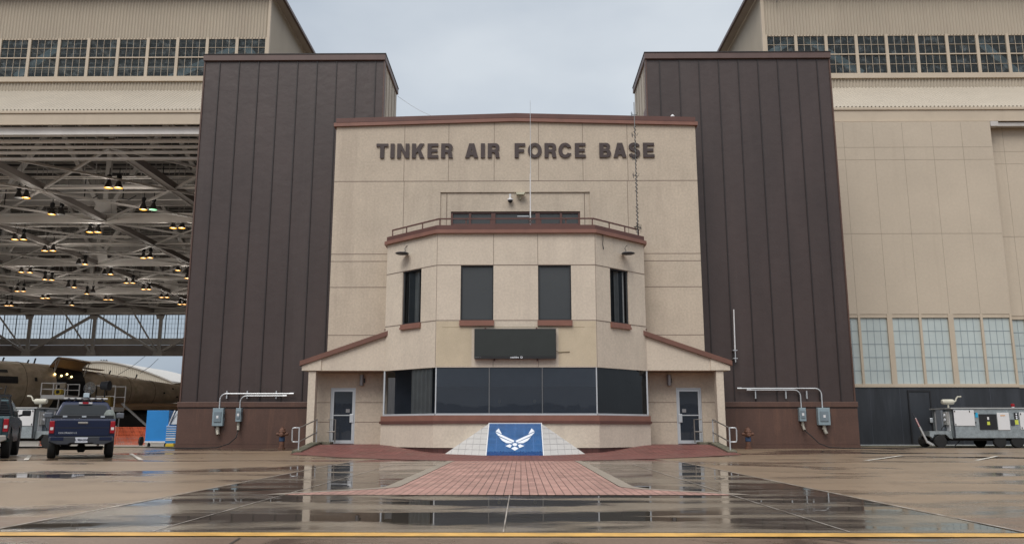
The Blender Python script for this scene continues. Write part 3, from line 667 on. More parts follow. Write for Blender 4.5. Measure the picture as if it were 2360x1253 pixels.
words = [('TINKER', [(867, 894), (899.5, 909), (915, 943), (949, 978), (985, 1010), (1016.5, 1043)]),
         ('AIR', [(1072, 1102), (1108, 1117), (1124, 1151)]),
         ('FORCE', [(1186, 1210.5), (1216.5, 1248.5), (1255, 1282), (1287, 1318), (1325, 1350)]),
         ('BASE', [(1381.5, 1408.5), (1414, 1444), (1448.5, 1476), (1482.5, 1508.5)])]
SG = thing('wall_lettering', 'dark bronze capital letters spelling the base name high on the facade', 'lettering', (XC, YF-.05, 12.2))
lh = .645
for wd_, sp in words:
    for c, (a, b) in zip(wd_, sp):
        x0 = PY(a, 349, YF-.08).x; x1 = PY(b, 349, YF-.08).x; wl = (x1-x0)/lh
        o = curve_mesh('letter', glyph(c, wl), .028/lh, letter_m, SG, FACE(x0, YF-.035, 12.20) @ Matrix.Scale(lh, 4))
# --- LED display board
x0, x1 = -1.725, 1.315
D = thing('display_board', 'wide black unlit display board mounted on the bay front', 'display board', (XC, YB-.1, 3.36))
bx('case', black, D, x0, x1, YB-.22, YB-.02, 3.365, 4.475)
bx('screen', led, D, x0+.03, x1-.03, YB-.226, YB-.221, 3.45, 4.45)
mb = MB()
for x_ in (-1.32, .60): mb.box(x_-.03, x_+.03, YB-.1, YB+.01, 4.476, 4.53)
for x_ in (-.98, .62): mb.box(x_-.03, x_+.03, YB-.1, YB+.01, 3.29, 3.364)
mb.build('bracket', brown_trim, D)
text_mesh('maker_mark', 'watchfire', .085, mark_w, D, FACE(-.23, YB-.222, 3.412), off=.002)
curve_mesh('maker_mark', [arc(0, 0, .042, .042, 0, 350, 20), arc(0, 0, .024, .024, 0, 350, 16)], .002, mark_w, D, FACE(.03, YB-.222, 3.415))
text_mesh('small_print', 'UUB-NMT  2L', .045, M('dim_print', (.25, .26, .26), .5), D, FACE(-1.60, YB-.222, 3.415))
props(MB().tube([(x1, YB-.08, 3.66), (x1+.12, YB-.03, 3.62), (x1+.3, YB-.02, 3.63), (x1+.5, YB-.02, 3.635), (x1+.52, YB+.01, 3.635)], .014, 6).build('board_cable', M('tan_cable', (.2, .16, .09), .7), D), None)
# --- emblem ramp
E_ = thing('emblem_ramp', 'blue tiled slanted panel with white winged emblem and white tiled sides', 'emblem panel', (XC, 29.5, G(28.3)))
yb0, yb1, zb, zt = 28.25, 30.85, G(28.25), 1.00
xb0, xb1, xt0, xt1 = -1.165, .755, -1.165, .775
SP = lambda U, V, off=0.0: Vector((XC+.005 + U*.96, yb0+(yb1-yb0)*V, zb+(zt-zb)*V)) + Vector((0, -(zt-zb), yb1-yb0)).normalized()*off
MB().prism([(yb0, zb-.02), (yb1, zb-.02), (yb1, zt), (yb0, zb)], XC-.955, XC+.965, 'x').build('core', grout_w, E_)
mb = MB(); g_ = .012
for i in range(6):
    for j in range(6):
        u0, u1 = -1+i/3+g_, -1+(i+1)/3-g_; v0, v1 = j/6+g_*.6, (j+1)/6-g_*.6
        if j == 0: v0 = 0.10
        mb.quad(SP(u0, v0, .004), SP(u1, v0, .004), SP(u1, v1, .004), SP(u0, v1, .004))
MB().quad(SP(-1, .0, .002), SP(1, .0, .002), SP(1, 1, .002), SP(-1, 1, .002)).build('grout', M('blue_grout', (.06, .14, .32), .6), E_)
mb.build('blue_panel', tile_b, E_)
mb = MB()
random.seed(5); edge = [(-1, 0)] + [(-1+2*k/60, .10+.02*random.random()+(.03 if k % 3 == 0 else 0)*random.random()) for k in range(61)] + [(1, 0)]
mb.quad(*[SP(a, b+.001, .0055) for a, b in edge]); mb.build('wet_edge', tile_b2, E_)
for s in (-1, 1):
    A = SP(s, 0); A.z = zb; T_ = SP(s, 1); Oo = Vector((XC+s*2.50, 30.0, G(30)))
    Bk = Vector((XC+s*2.5, YB-.03, G(30))); Tb = Vector((T_.x, YB-.03, zt))
    mb = MB(); b = 0
    mb.v = [tuple(v_) for v_ in (A, Oo, T_, Bk, Tb, Vector((A.x, YB-.03, zb)))]
    mb.f = [(0, 1, 2), (1, 3, 4, 2), (0, 5, 3, 1), (3, 5, 4), (0, 2, 4, 5)]
    sp_ = mb.build('white_side', tile_w, E_)
    gl = MB(); nrm = (Oo-A).cross(T_-A).normalized()
    if nrm.y > 0: nrm = -nrm
    for k in range(1, 6):
        t = k/6; p = A.lerp(Oo, t); q = T_.lerp(Oo, t); gl.bar(p+nrm*.004, q+nrm*.004, .008, .008)
        p = A.lerp(T_, t); q = Oo.lerp(T_, t); gl.bar(p+nrm*.004, q+nrm*.004, .008, .008)
    gl.build('grout', grout_w, sp_)
    MB().bar(SP(s, 0, .01), SP(s, 1, .01), .035, .02).build('edge_trim', white_p, E_)
MB().bar(SP(-1.02, 1, .012), SP(1.02, 1, .012), .03, .03).build('edge_trim', white_p, E_)
def cv(pts, mir=False):
    o = []
    for (a, b) in pts:
        v_ = (1030-b)/850; hw = 762-(762-718)*v_; u = (a-1152)/hw; o.append((-u if mir else u, v_))
    return o
half = [[(705, 322), (797, 482), (640, 412), (626, 398)], [(640, 432), (1138, 655), (1112, 702), (700, 522), (616, 428)],
        [(722, 555), (1088, 703), (1080, 719), (930, 719), (808, 655)], [(902, 792), (1012, 745), (1072, 770), (1030, 842)]]
mb = MB()
for pl in half:
    for mir in (False, True): mb.quad(*[SP(u, v_, .010) for u, v_ in cv(pl, mir)])
mb.quad(*[SP(u, v_, .010) for u, v_ in cv([(1048, 852), (1152, 806), (1254, 852), (1152, 908)])])
mb.quad(*[SP(u, v_, .010) for u, v_ in cv([(1151+64*math.cos(k*.314), 753+39*math.sin(k*.314)) for k in range(20)])])
mb.build('wing_emblem', mark_w, E_)

# --- cameras, antennas
p = PY(1176, 459, YF+.06)
K = thing('dome_camera', 'small white dome camera on the recessed panel over the strip window', 'security camera', (p.x, p.y-.15, p.z))
MB().bar((p.x, p.y, p.z+.13), (p.x, p.y-.16, p.z+.15), .05, .05).tube([(p.x, p.y-.15, p.z+.18), (p.x, p.y-.15, p.z-.02)], .045, 10).build('arm', white_p, K)
MB().lathe([(.05, .0), (.11, -.03), (.12, -.10)], (p.x, p.y-.15, p.z), 16).build('housing', white_p, K, smooth=True)
MB().lathe([(.10, -.10), (.085, -.16), (.03, -.2)], (p.x, p.y-.15, p.z), 16).build('dome', black, K, smooth=True)
p = PY(1200, 452, YF-.1)
K = thing('box_camera', 'cream box camera with sunshield on the recessed panel', 'security camera', (p.x, p.y, p.z))
MB().prism([(p.x-.17, p.z+.03), (p.x+.13, p.z+.03), (p.x+.2, p.z+.13), (p.x-.2, p.z+.13)], p.y-.15, p.y+.1, 'y').build('housing', cream_cam, K, bev=.01)
MB().tube([(p.x-.02, p.y, p.z+.03), (p.x-.02, p.y+.05, p.z-.09), (p.x-.02, p.y+.16, p.z-.1)], .04, 8).build('bracket', cream_cam, K)
p = PY(1550, 271, YF+.1)
props(MB().lathe([(.03, 0), (.03, .06), (.09, .07), (.09, .12), (.03, .19)], (p.x, YF+.1, 13.98), 14).build('roof_sensor', white_p, None, smooth=True), 'small white round sensor on the roof edge of the beige facade', 'sensor')
def vtube(name, px, y0, y1, Y, r0, r1, mat, par):
    a = PY(px, y0, Y); b = PY(px, y1, Y); return MB().tube([(a.x, Y, b.z), (a.x, Y, (a.z+b.z)/2), (a.x, Y, a.z)], [r0, (r0+r1)/2, r1], 8).build(name, mat, par)
AX = PY(1222, 500, 31.1)
A_ = thing('whip_antenna', 'tall thin white whip antenna clamped to the bay railing', 'antenna', (AX.x, 31.1, 8.5))
vtube('mast', 1222, 400, 518, 31.1, .024, .020, white_p, A_); vtube('whip', 1222, 232, 400, 31.1, .012, .008, alu, A_)
bx('clamp', alu, A_, AX.x-.5, AX.x-.05, 31.08, 31.12, 8.86, 8.89)
MB().bar((AX.x-.1, 31.05, 8.48), (AX.x+.06, 31.05, 8.74), .03, .02).bar((AX.x+.1, 31.05, 8.48), (AX.x-.06, 31.05, 8.74), .03, .02).build('bracket', brown_trim, A_)
q = chamfer(.10, -.05, False); Y_ = q.y-.02
A_ = thing('cable_antenna', 'dark dipole antenna mast wrapped in looping cable at the right end of the bay railing', 'antenna', (q.x, Y_, 8.5))
zt_ = PY(1465, 236, Y_).z
MB().tube([(q.x, Y_, 8.45), (q.x, Y_, zt_)], .018, 8).build('mast', M('antenna_grey', (.2, .2, .2), .5), A_)
cb = []; random.seed(2)
for k in range(150):
    z_ = 8.55+k*.031; am = .05 if (k//14) % 3 else .02; cb.append((q.x+am*math.sin(k*1.15), Y_-.02+.03*math.cos(k*1.15), z_))
MB().tube(cb, .014, 5).build('cable', black, A_)
mb = MB()
for z_ in (zt_-.55, zt_-1.45, zt_-2.45, zt_-3.2):
    mb.tube([(q.x-.13, Y_, z_+.10), (q.x-.10, Y_, z_), (q.x+.10, Y_, z_), (q.x+.13, Y_, z_+.10)], .012, 6); mb.tube([(q.x-.11, Y_, z_-.1), (q.x-.13, Y_, z_+.04), (q.x-.11, Y_, z_+.15), (q.x-.08, Y_, z_+.04), (q.x-.11, Y_, z_-.1)], .008, 5)
mb.build('dipole', trim_d, A_)
random.seed(4); mb = MB()
for k in range(7): mb.tube([(q.x, Y_-.03, 8.85+.03*k), (q.x+random.uniform(-.2, .2), Y_-.08, 8.85+random.uniform(-.1, .15)), (q.x+random.uniform(-.2, .2), Y_-.05, 8.75+random.uniform(-.2, .1))], .01, 5)
mb.build('cable_tangle', black, A_)
A_ = thing('pole_antenna', 'slim white pole antenna clamped to the right brown tower', 'antenna', (PY(1692, 780, 35.3).x, 35.3, 3.4))
a = PY(1691, 713, 35.25); b = PY(1694, 805, 35.25); c_ = PY(1695.5, 834, 35.25)
MB().tube([tuple(a), tuple(b)], [.026, .03], 8).build('radome', white_p, A_); MB().tube([tuple(b), tuple(c_)], .022, 8).build('mast', alu, A_)
for z_ in (b.z-.03, c_.z+.16): bx('clamp', alu, A_, c_.x-.09, c_.x+.09, 35.22, 35.46, z_-.015, z_+.015)
a = Vector((-6.2, 39.4, 17.3)); b = Vector((-2.2, 34.6, 14.0))
props(MB().tube([a.lerp(b, k/10)-Vector((0, 0, .35*math.sin(math.pi*k/10))) for k in range(11)], .008, 4).build('overhead_wire', M('wire_grey', (.3, .3, .3), .6)), 'thin grey wire from the left tower to the facade roof', 'wire')

# ============================================================ BROWN TOWERS
def tower(s, x0, x1, label):
    """x0 outer .. x1 inner edges given left to right"""
    T_ = thing('brown_tower', label, 'tower', ((x0+x1)/2, 37.3, 0), 'brown clad towers flanking the entrance building')
    Y0, Y1, ZT = 35.5, 39.4, 17.38
    inner = x1 if s < 0 else x0
    bx('cladding', clad, T_, x0, x1, Y0, Y0+.25, 1.93, ZT)
    sm = MB()
    st = x0+.70 if s < 0 else x0+.62
    k = 0
    while st+.895*k < x1-.1:
        x_ = st+.895*k; bx('seam', clad_seam, T_, x_-.022, x_+.022, Y0-.035, Y0+.01, 1.93, ZT-.02); k += 1
    for x_ in (x0, x1): bx('edge_trim', skirt_m, T_, x_-.03, x_+.03, Y0-.04, Y0+.3, 1.94, ZT)
    xa, xb = (x1-.08, x1-.02) if s < 0 else (x0+.02, x0+.08)
    bx('side_panel', side_panel_m, T_, xa, xb, Y0+.31, Y1, 1.9, ZT)
    mb = MB(); sx = (x1-.02, x1-.005) if s < 0 else (x0+.005, x0+.02)
    for y_ in (36.3, 37.1, 37.9, 38.7): mb.box(sx[0], sx[1], y_-.02, y_+.02, 2, ZT-.1)
    mb.build('side_joint', groove, T_)
    if s > 0:
        bx('side_door', brown_trim, T_, x0-.01, x0+.03, 35.9, 36.5, 9, 15.2); bx('side_window', black, T_, x0-.01, x0+.03, 37.8, 38.9, 9, 14.6)
    else:
        bx('side_strip', white_p, T_, x1-.01, x1+.02, Y0+.31, Y0+.36, 2, ZT-.1)
    o_ = x0+.2 if s < 0 else x1-.2
    bx('back_wall', clad, T_, min(x0, x1)+.1, max(x0, x1)-.1, Y1-.1, Y1, 1.9, ZT)
    bx('outer_wall', clad, T_, *( (x0+.02, x0+.12) if s < 0 else (x1-.12, x1-.02)), Y0+.31, Y1, 0.2, ZT)
    bx('roof', M('cap_brown', (0.105, 0.064, 0.056), .45), T_, x0-.06, x1+.06, Y0-.1, Y1+.05, ZT+.001, ZT+.29, bev=.02)
    ix = .12
    bx('cap_flashing', clad_seam, T_, x0-.08, x1+.08, Y0-.12, Y1+.07, ZT+.291, ZT+.33)
    sk = T_
    bx('skirt', skirt_m, sk, x0-.04, x1+.04, Y0-.10, Y0+.3, 0.17, 1.70)
    bx('skirt_cap', skirt_m, sk, x0-.07, x1+.07, Y0-.15, Y0+.3, 1.705, 1.93, bev=.015)
    bx('skirt_base', skirt_m, sk, x0-.05, x1+.05, Y0-.12, Y0+.3, -.02, 0.165)
    bx('skirt_groove', clad_seam, sk, x0-.03, x1+.03, Y0-.105, Y0+.2, 1.66, 1.704)
    return T_
tower(-1, -14.48, -6.22, 'left dark brown metal clad tower with pale inner side, beside the open hangar')
tower(1, 5.74, 14.09, 'right dark brown metal clad tower with pale inner side, beside the closed hangar doors')

# ============================================================ HANGARS
def corrugated(m_, x0, x1, fn, pitch=.185, amp=.028, rows=(0, 1), per=6):
    """sheet whose ribs follow fn(x, v, depth offset)"""
    n = int((x1-x0)/pitch*per); us = [x0+(x1-x0)*k/n for k in range(n+1)]
    m_.sheet(lambda u, v_: fn(u, v_, amp*math.sin(2*math.pi*(u-x0)/pitch)), us, rows)
    return m_
def upper_front(H, x0, x1, corner, s):
    """clerestory wall over the doors; s=-1 building lies left of corner"""
    YW = 45.0
    corrugated(MB(), x0, x1, lambda u, v_, d_: (u, YW-.03+d_, 23.27+v_*3.0), amp=.035).build('upper_wall', corr, H, smooth=True)
    corrugated(MB(), x0, x1, lambda u, v_, d_: (u, YW-.02+d_, 19.95+v_*.62), ).build('sill_wall', corr, H, smooth=True)
    bx('window_sill', cream, H, x0, x1, YW-.14, YW+.1, 20.57, 20.86)
    # sloping apron roof below the windows
    corrugated(MB(), x0, x1, lambda u, v_, d_: (u, 41.35+v_*3.6, 17.40+v_*2.60+d_), amp=.055, pitch=.205).build('apron_roof', corr_light, H, smooth=False)
    bx('apron_filler', black, H, x0, x1, 41.40, 41.5, 17.1, 17.40)
    bx('gutter', cream, H, x0, x1, 41.18, 41.4, 17.17, 17.33, bev=.02)
    bx('fascia', cream, H, x0, x1, 41.24, 41.3, 16.62, 17.165)
    bx('fascia_lip', cream, H, x0, x1, 41.22, 41.34, 16.55, 16.615)
    # window units, 4 x 4 lights each
    wu = 1.742; xw0, xw1 = (x0, x1-.12) if s < 0 else (x0+.16, x1)
    n = int((xw1-xw0)/wu)+1
    proto = None
    for k in range(n):
        a = (xw1-(k+1)*wu) if s < 0 else xw0+k*wu
        if proto is None:
            fr = MB(); z0, z1 = 20.862, 23.29
            fr.box(a, a+.085, YW-.08, YW+.04, z0, z1); fr.box(a+wu-.085, a+wu-.002, YW-.08, YW+.04, z0, z1)
            fr.box(a+.086, a+wu-.086, YW-.05, YW+.02, z0, z0+.05); fr.box(a+.086, a+wu-.086, YW-.055, YW+.02, (z0+z1)/2-.03, (z0+z1)/2+.03); fr.box(a+.086, a+wu-.086, YW-.03, YW+.02, z1-.07, z1)
            for q in (1, 2, 3): x_ = a+.085+(wu-.17)*q/4; fr.box(x_-.009, x_+.009, YW-.02, YW+.005, z0+.05, z1-.07)
            for q in (.25, .75): z_ = z0+(z1-z0)*q; fr.box(a+.086, a+wu-.086, YW-.026, YW+.004, z_-.009, z_+.009)
            proto = fr.build('window', cream, H)
            pane = MB().quad((a+.05, YW+.008, z0), (a+wu-.05, YW+.008, z0), (a+wu-.05, YW+.008, z1), (a+.05, YW+.008, z1)).build('pane', g_up, proto)
            base_a = a
        else:
            c = proto.copy(); COL.objects.link(c); c.location = (a-base_a, 0, 0)
            c2 = pane.copy(); COL.objects.link(c2); c2.parent = c
    # corner post, side wall, eave
    cx = corner
    bx('corner_post', cream, H, *((cx-.12, cx+.03) if s < 0 else (cx-.03, cx+.16)), YW-.10, YW+.1, 19.9, 26.1)
    ys = MB(); n = int(90/.25*4)
    ys.sheet(lambda u, v_: (cx+s*(-.0)+.028*math.sin(2*math.pi*u/.25)*1.0, 45.1+u, 17+v_*9.2), [75*k/1200 for k in range(1201)], [0, 1]).build('side_wall', corr, H, smooth=True)
    e0, e1 = (cx+.03, cx+.52) if s < 0 else (cx-.52, cx-.03)
    bx('eave', steel_w, H, e0, e1, 44.5, 120, 26.0, 26.06)
    g0, g1 = (cx+.52, cx+.66) if s < 0 else (cx-.66, cx-.52)
    bx('eave_gutter', M('cap_brown', (0.105, 0.064, 0.056), .45), H, g0, g1, 44.45, 120, 25.93, 26.12)
    bx('roof', deck_m, H, min(x0, x1)-.0, max(x0, x1), 44.3, 118, 26.2, 26.4)

# ---- left, open
HL = thing('open_hangar', 'cream corrugated hangar standing open with steel roof trusses and glowing lamps inside', 'hangar', (-45, 80, 0))
LX0, LX1 = -78.0, -14.68
upper_front(HL, -48.0, LX1, -14.68, -1)
# door head: tracks and pipes
mb = MB()
for k, (y_, z_, h_) in enumerate(((41.9, 16.28, .16), (42.3, 16.02, .10), (42.7, 15.85, .08), (43.1, 15.66, .08), (43.5, 15.45, .10))): mb.box(LX0, LX1, y_, y_+.22, z_-h_/2, z_+h_/2)
mb.box(LX0, LX1, 41.5, 41.6, 16.1, 16.5)
mb.build('door_track', steel_l, HL)
mb = MB(); mb.tube([(-24.6, 41.75, 16.33), (LX1, 41.75, 16.33)], .11, 8).tube([(LX0, 41.75, 16.45), (-24.8, 41.75, 16.45)], .06, 8); mb.build('pipe', steel_l, HL)
CH = [-14.3-8.7*k+.1 for k in range(0, 8)]; CH = [-22.8, -31.5, -40.5, -49.8, -59.0, -68.0]
ZB = 16.4
YN = [43.9, 52.3, 60.6, 69.0, 77.4, 85.7, 94.1, 102.4, 110.8]
mb = MB()
for i, x_ in enumerate(CH): mb.bar((x_, 43.5, ZB), (x_, 113.5, ZB), .50 if i != 2 else .22, .42)
mb.build('truss_chord', steel_d, HL)
mb = MB()
for i, x_ in enumerate(CH):
    for d_ in (-1, 1): mb.box(x_+d_*(.25 if i != 2 else .11)-.03, x_+d_*(.25 if i != 2 else .11)+.03, 43.5, 113.5, ZB-.24, ZB-.20)
mb.build('chord_flange', steel_w, HL)
mb = MB()
xs_ = [-14.7]+CH
for i in range(len(xs_)-1):
    for j in range(len(YN)-1):
        a, b = xs_[i], xs_[i+1]
        if True:
            mb.bar((a, YN[j], ZB-.12), (b, YN[j+1], ZB-.12), .16, .13); mb.bar((a, YN[j+1], ZB-.2), (b, YN[j], ZB-.2), .16, .13)
mb.build('cross_brace', steel_w, HL)
mb = MB()
for j in range(1, len(YN)):
    big = j in (2, 4, 6, 8)
    mb.box(-78, LX1, YN[j]-.15, YN[j]+.15, ZB-.3, ZB+(.45 if big else 0.0)) if big else mb.tube([(-78, YN[j], ZB), (LX1, YN[j], ZB)], .11, 6)
mb.build('tie_beam', steel_l, HL)
mb = MB()
for j in (2, 4, 6, 8):
    y_ = YN[j]; mb.box(-78, LX1, y_-.15, y_+.15, 24.2, 24.6)
    for i in range(len(xs_)-1):
        a, b = xs_[i], xs_[i+1]
        mb.bar((b, y_, ZB), (b, y_, 24.4), .38, .3)
        m_ = (a+b)/2
        mb.bar((b, y_, ZB+.2), (m_, y_, 24.3), .3, .3); mb.bar((a, y_, ZB+.2), (m_, y_, 24.3), .3, .3)
mb.build('roof_truss', steel_l, HL)
for j in (2, 4, 6): 
    for x_ in CH[:4]: MB().prism([(x_-1.1, ZB-.1), (x_+1.1, ZB-.1), (x_+.9, ZB+1.0), (x_+.3, ZB+1.5), (x_-.5, ZB+1.5)], YN[j]-.19, YN[j]-.16, 'y').build('gusset_plate', steel_l, HL)
mb = MB()
for j in (2, 4, 6, 8):   # pale draught curtains above the beams
    mb.box(-78, LX1, YN[j]+.3, YN[j]+.33, ZB+1.2, ZB+2.4)
mb.build('draught_panel', steel_w, HL)
random.seed(11); mb = MB(); m2 = MB()
y_ = 45.2
while y_ < 112:
    z_ = ZB+random.choice((.6, .9, 1.4, .25)); r_ = random.choice((.05, .06, .08))
    mb.tube([(-78, y_, z_), (LX1, y_, z_)], r_, 5)
    for x_ in range(-70, -14, 3): m2.bar((x_+random.uniform(-.4, .4), y_, z_), (x_, y_, z_+random.uniform(.8, 4)), .03, .03)
    y_ += random.uniform(1.4, 2.3)
for y_ in (46, 48.4, 50.8, 53.2, 56, 58.5, 63, 66, 71, 74, 80, 84, 90):
    mb.box(-78, LX1, y_-.06, y_+.06, 21.8, 22.0)
mb.build('purlin', steel_l, HL); m2.build('hanger_rod', steel_w, HL)['kind'] = 'stuff'
mb = MB()
for x_ in [CH[k]-4.4 for k in range(5)]+CH:
    mb.bar((x_, 45.4, 25.2), (x_, 113, 25.2), .25, .35)
for k in range(46): mb.box(-78, LX1-.3, 45.5+1.45*k, 45.62+1.45*k, 25.4, 25.62)
mb.build('rafter', steel_w, HL)
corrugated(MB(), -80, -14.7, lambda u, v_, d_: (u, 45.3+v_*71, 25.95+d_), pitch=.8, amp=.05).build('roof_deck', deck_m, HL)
# dark drop pipes with hooks, fluorescent tubes
mb = MB()
for px, py in ((194, 440), (283, 440), (373, 420), (10, 455), (320, 640), (350, 640), (60, 585)):
    p = PZ(px, py+18, 16.9); mb.tube([(p.x, p.y, 18.6), (p.x, p.y, 16.9), (p.x+.4, p.y+.1, 16.85), (p.x+.9, p.y+.1, 17.15)], .04, 5)
mb.build('drop_pipe', black, HL)
for px, py, wd in ((82, 506, 20), (30, 328, 26), (440, 448, 10)):
    p = PZ(px, py, 17.2); bx('tube_light', glow_t, HL, p.x-.6, p.x+.6, p.y-.08, p.y+.08, 17.2, 17.27)
# walls of the hall
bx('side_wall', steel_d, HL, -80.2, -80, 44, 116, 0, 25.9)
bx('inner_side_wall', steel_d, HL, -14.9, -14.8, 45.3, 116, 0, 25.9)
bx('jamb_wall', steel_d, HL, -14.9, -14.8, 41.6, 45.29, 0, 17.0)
fl = bx('hangar_floor', M('hangar_floor', (.34, .32, .29), .35, var=.15, vs=.3), None, -78, -14.9, 37.5, 118, .005, .012); fl['kind'] = 'structure'
# far header: truss, glazed band, beams
YE = 113.5; ZH0, ZH1 = 10.75, 16.45
mb = MB(); mb.box(-80, -14.7, YE-.25, YE+.25, ZH0-.1, ZH0+.55); mb.box(-80, -14.7, YE-.25, YE+.25, ZH1-.1, ZH1+.55); mb.build('header_chord', steel_d, HL)
mb = MB()
xn = [-14.7]+CH+[-77]
for i, x_ in enumerate(CH):
    mb.bar((x_, YE, ZH0), (x_, YE, ZH1), .42, .3)
for i in range(len(xn)-1):
    a, b = xn[i], xn[i+1]
    if i % 2 == 1: mb.bar((a, YE, ZH1), (b, YE, ZH0+.3), .38, .3)
    else: mb.bar((a, YE, ZH0+.3), (b, YE, ZH1), .38, .3)
for x_ in CH: mb.bar((x_-1.5, YE-6, ZH1), (x_-.1, YE-.3, ZH0+.4), .16, .16)
mb.build('header_web', steel_w, HL)
mb = MB()
for x_ in CH: mb.prism([(x_-.7, ZH0-.05), (x_+.7, ZH0-.05), (x_+.45, ZH0+.85), (x_-.45, ZH0+.85)], YE-.31, YE-.27, 'y'); mb.prism([(x_-.8, ZH1+.35), (x_+.8, ZH1+.35), (x_+.45, ZH1-.75), (x_-.45, ZH1-.75)], YE-.31, YE-.27, 'y')
mb.build('header_gusset', steel_w, HL)
bx('header_beam', steel_w, HL, -80, -14.7, YE+1.5, YE+1.8, 12.35, 13.25)
bx('header_wall', steel_d, HL, -80, -14.7, YE+1.9, YE+2.0, 10.9, 12.34)
bx('end_wall', steel_d, HL, -80, -14.7, YE+1.9, YE+2.1, 16.7, 25.9)
proto = None
for k in range(24):
    a = -78+1.76*k; z0, z1 = 13.26, 16.7; Yg = YE+1.7
    if not (-74 < a < -44): continue
    if proto is None:
        fr = MB(); fr.box(a-.05, a+.05, Yg-.06, Yg+.04, z0, z1)
        for q in (1, 2, 3): fr.box(a+.44*q-.018, a+.44*q+.018, Yg-.03, Yg, z0, z1)
        for q in (1, 2, 3, 4): fr.box(a+.05, a+1.71, Yg-.028, Yg-.002, z0+.69*q-.016, z0+.69*q+.016)
        proto = fr.build('far_window', M('dark_glazing_bar', (.05, .06, .07), .6), HL); a0 = a
        pane = MB().quad((a+.05, Yg+.01, z0), (a+1.71, Yg+.01, z0), (a+1.71, Yg+.01, z1), (a+.05, Yg+.01, z1)).build('pane', g_far, proto)
    else:
        c = proto.copy(); COL.objects.link(c); c.location = (a-a0, 0, 0); c2 = pane.copy(); COL.objects.link(c2); c2.parent = c
# hangar floor edge beams near the opening
# pale diagonal braces just behind the clerestory glass
def braces(H, x0, x1, s):
    PL = [((158, 92), (35, 178)), ((600, 84), (390, 182)), ((262, 88), (255, 182)), ((548, 88), (612, 160))] if s < 0 else [((1842, 80), (1988, 170)), ((1838, 82), (1764, 132)), ((2098, 80), (2112, 172)), ((2236, 80), (2350, 172))]
    for (a_, b_) in PL:
        p_ = PY(*a_, 45.5); q_ = PY(*b_, 45.5); MB().bar(p_, q_, .06, .42).build('clerestory_brace', M('pale_brace', (.70, .80, .82), .5), H)
    return
    mb = MB()
    mb.build('clerestory_brace', M('pale_brace', (.62, .72, .73), .5), H)
braces(HL, -48, LX1, -1)

# ---- high-bay lamps (pairs)
LAMP_W = 42.0
def lamp_proto():
    L = thing('high_bay_lamp', '', 'hanging lamp', (0, 0, 0))
    MB().lathe([(.27, -.30), (.255, -.26), (.12, .10), (.09, .22)], (0, 0, 0), 14).build('reflector', M('lamp_shade_dark', (.035, .03, .028), .5), L)
    MB().lathe([(.21, -.315), (.26, -.305), (.26, -.295)], (0, 0, 0), 14).build('bulb', glow, L)
    pl_ = bpy.data.lights.new('lamp_light', 'POINT'); pl_.energy = LAMP_W; pl_.color = (1.0, 0.92, 0.82); pl_.shadow_soft_size = .2
    po = bpy.data.objects.new('lamp_light', pl_); COL.objects.link(po); po.parent = L; po.location = (0, 0, -.55)
    MB().lathe([(.06, .2), (.15, .26), (.15, .52), (.06, .58)], (0, 0, 0), 10).tube([(0, 0, .55), (0, 0, 1.0)], .03, 5).build('ballast', black, L)
    return L
LP = lamp_proto()
LAMPS = [(250, 433, 0), (273, 433, 0), (42, 456, 1), (60, 456, 0), (119, 494, 0), (141, 494, 1), (330, 483, 0), (353, 483, 2), (206.6, 535, 0), (225.5, 535, 0), (399, 525.5, 0), (419, 525.5, 0),
 (34, 552, 0), (54, 552, 0), (103, 578, 0), (122, 578, 0), (181, 608, 1), (196, 609, 0), (330, 594.5, 0), (346, 594, 0), (49, 627, 0), (69, 628, 0), (103, 644, 0), (119, 645, 0), (157, 661, 1), (171, 662, 0),
 (240.6, 631.5, 1), (255, 632, 0), (291, 652, 0), (306, 652, 0), (410, 623, 0), (431, 641, 0), (330, 666.5, 0), (343, 666.5, 0), (39.5, 671, 0), (54, 671, 0), (98, 687, 0), (110, 687, 0), (200, 677, 0), (214, 673, 1),
 (243.5, 690.5, 0), (256, 690.5, 0), (372, 685, 0), (385, 685, 0), (414, 701, 0), (425, 701, 0), (15, 704, 0), (26, 704, 0), (154, 702, 1), (166, 703, 0)]
for k, (px, py, st) in enumerate(LAMPS):
    c = LP if k == 0 else copy_tree(LP)
    p = PZ(px, py, 15.7); c.location = (p.x, p.y, 16.0); c['group'] = 'high bay lamps under the hangar roof'
    if st: [bpy.data.objects.remove(ch) for ch in list(c.children) if ch.name.startswith('lamp_light')]
    ORD = 'highest second third fourth fifth sixth seventh eighth ninth tenth eleventh twelfth thirteenth fourteenth fifteenth sixteenth seventeenth eighteenth nineteenth twentieth twenty-first twenty-second twenty-third twenty-fourth twenty-fifth'.split()
    PR = sorted(range(len(LAMPS)//2), key=lambda i: LAMPS[2*i][1]); rk = PR.index(k//2); side_ = 'left' if k % 2 == 0 else 'right'
    depth = 'front rows' if py < 540 else ('middle rows' if py < 650 else 'far rows')
    look = ('glowing yellow', 'unlit', 'glowing pale green')[st]
    c['label'] = '%s lamp, %s, of the %s pair counted downward under the hangar roof' % (side_, look, ORD[rk] + (' highest' if rk else ''))
    if st:
        for ch in c.children:
            if ch.name.startswith('bulb'):
                ch.data = ch.data.copy(); ch.data.materials.clear(); ch.data.materials.append(lampoff if st == 1 else glow_g)

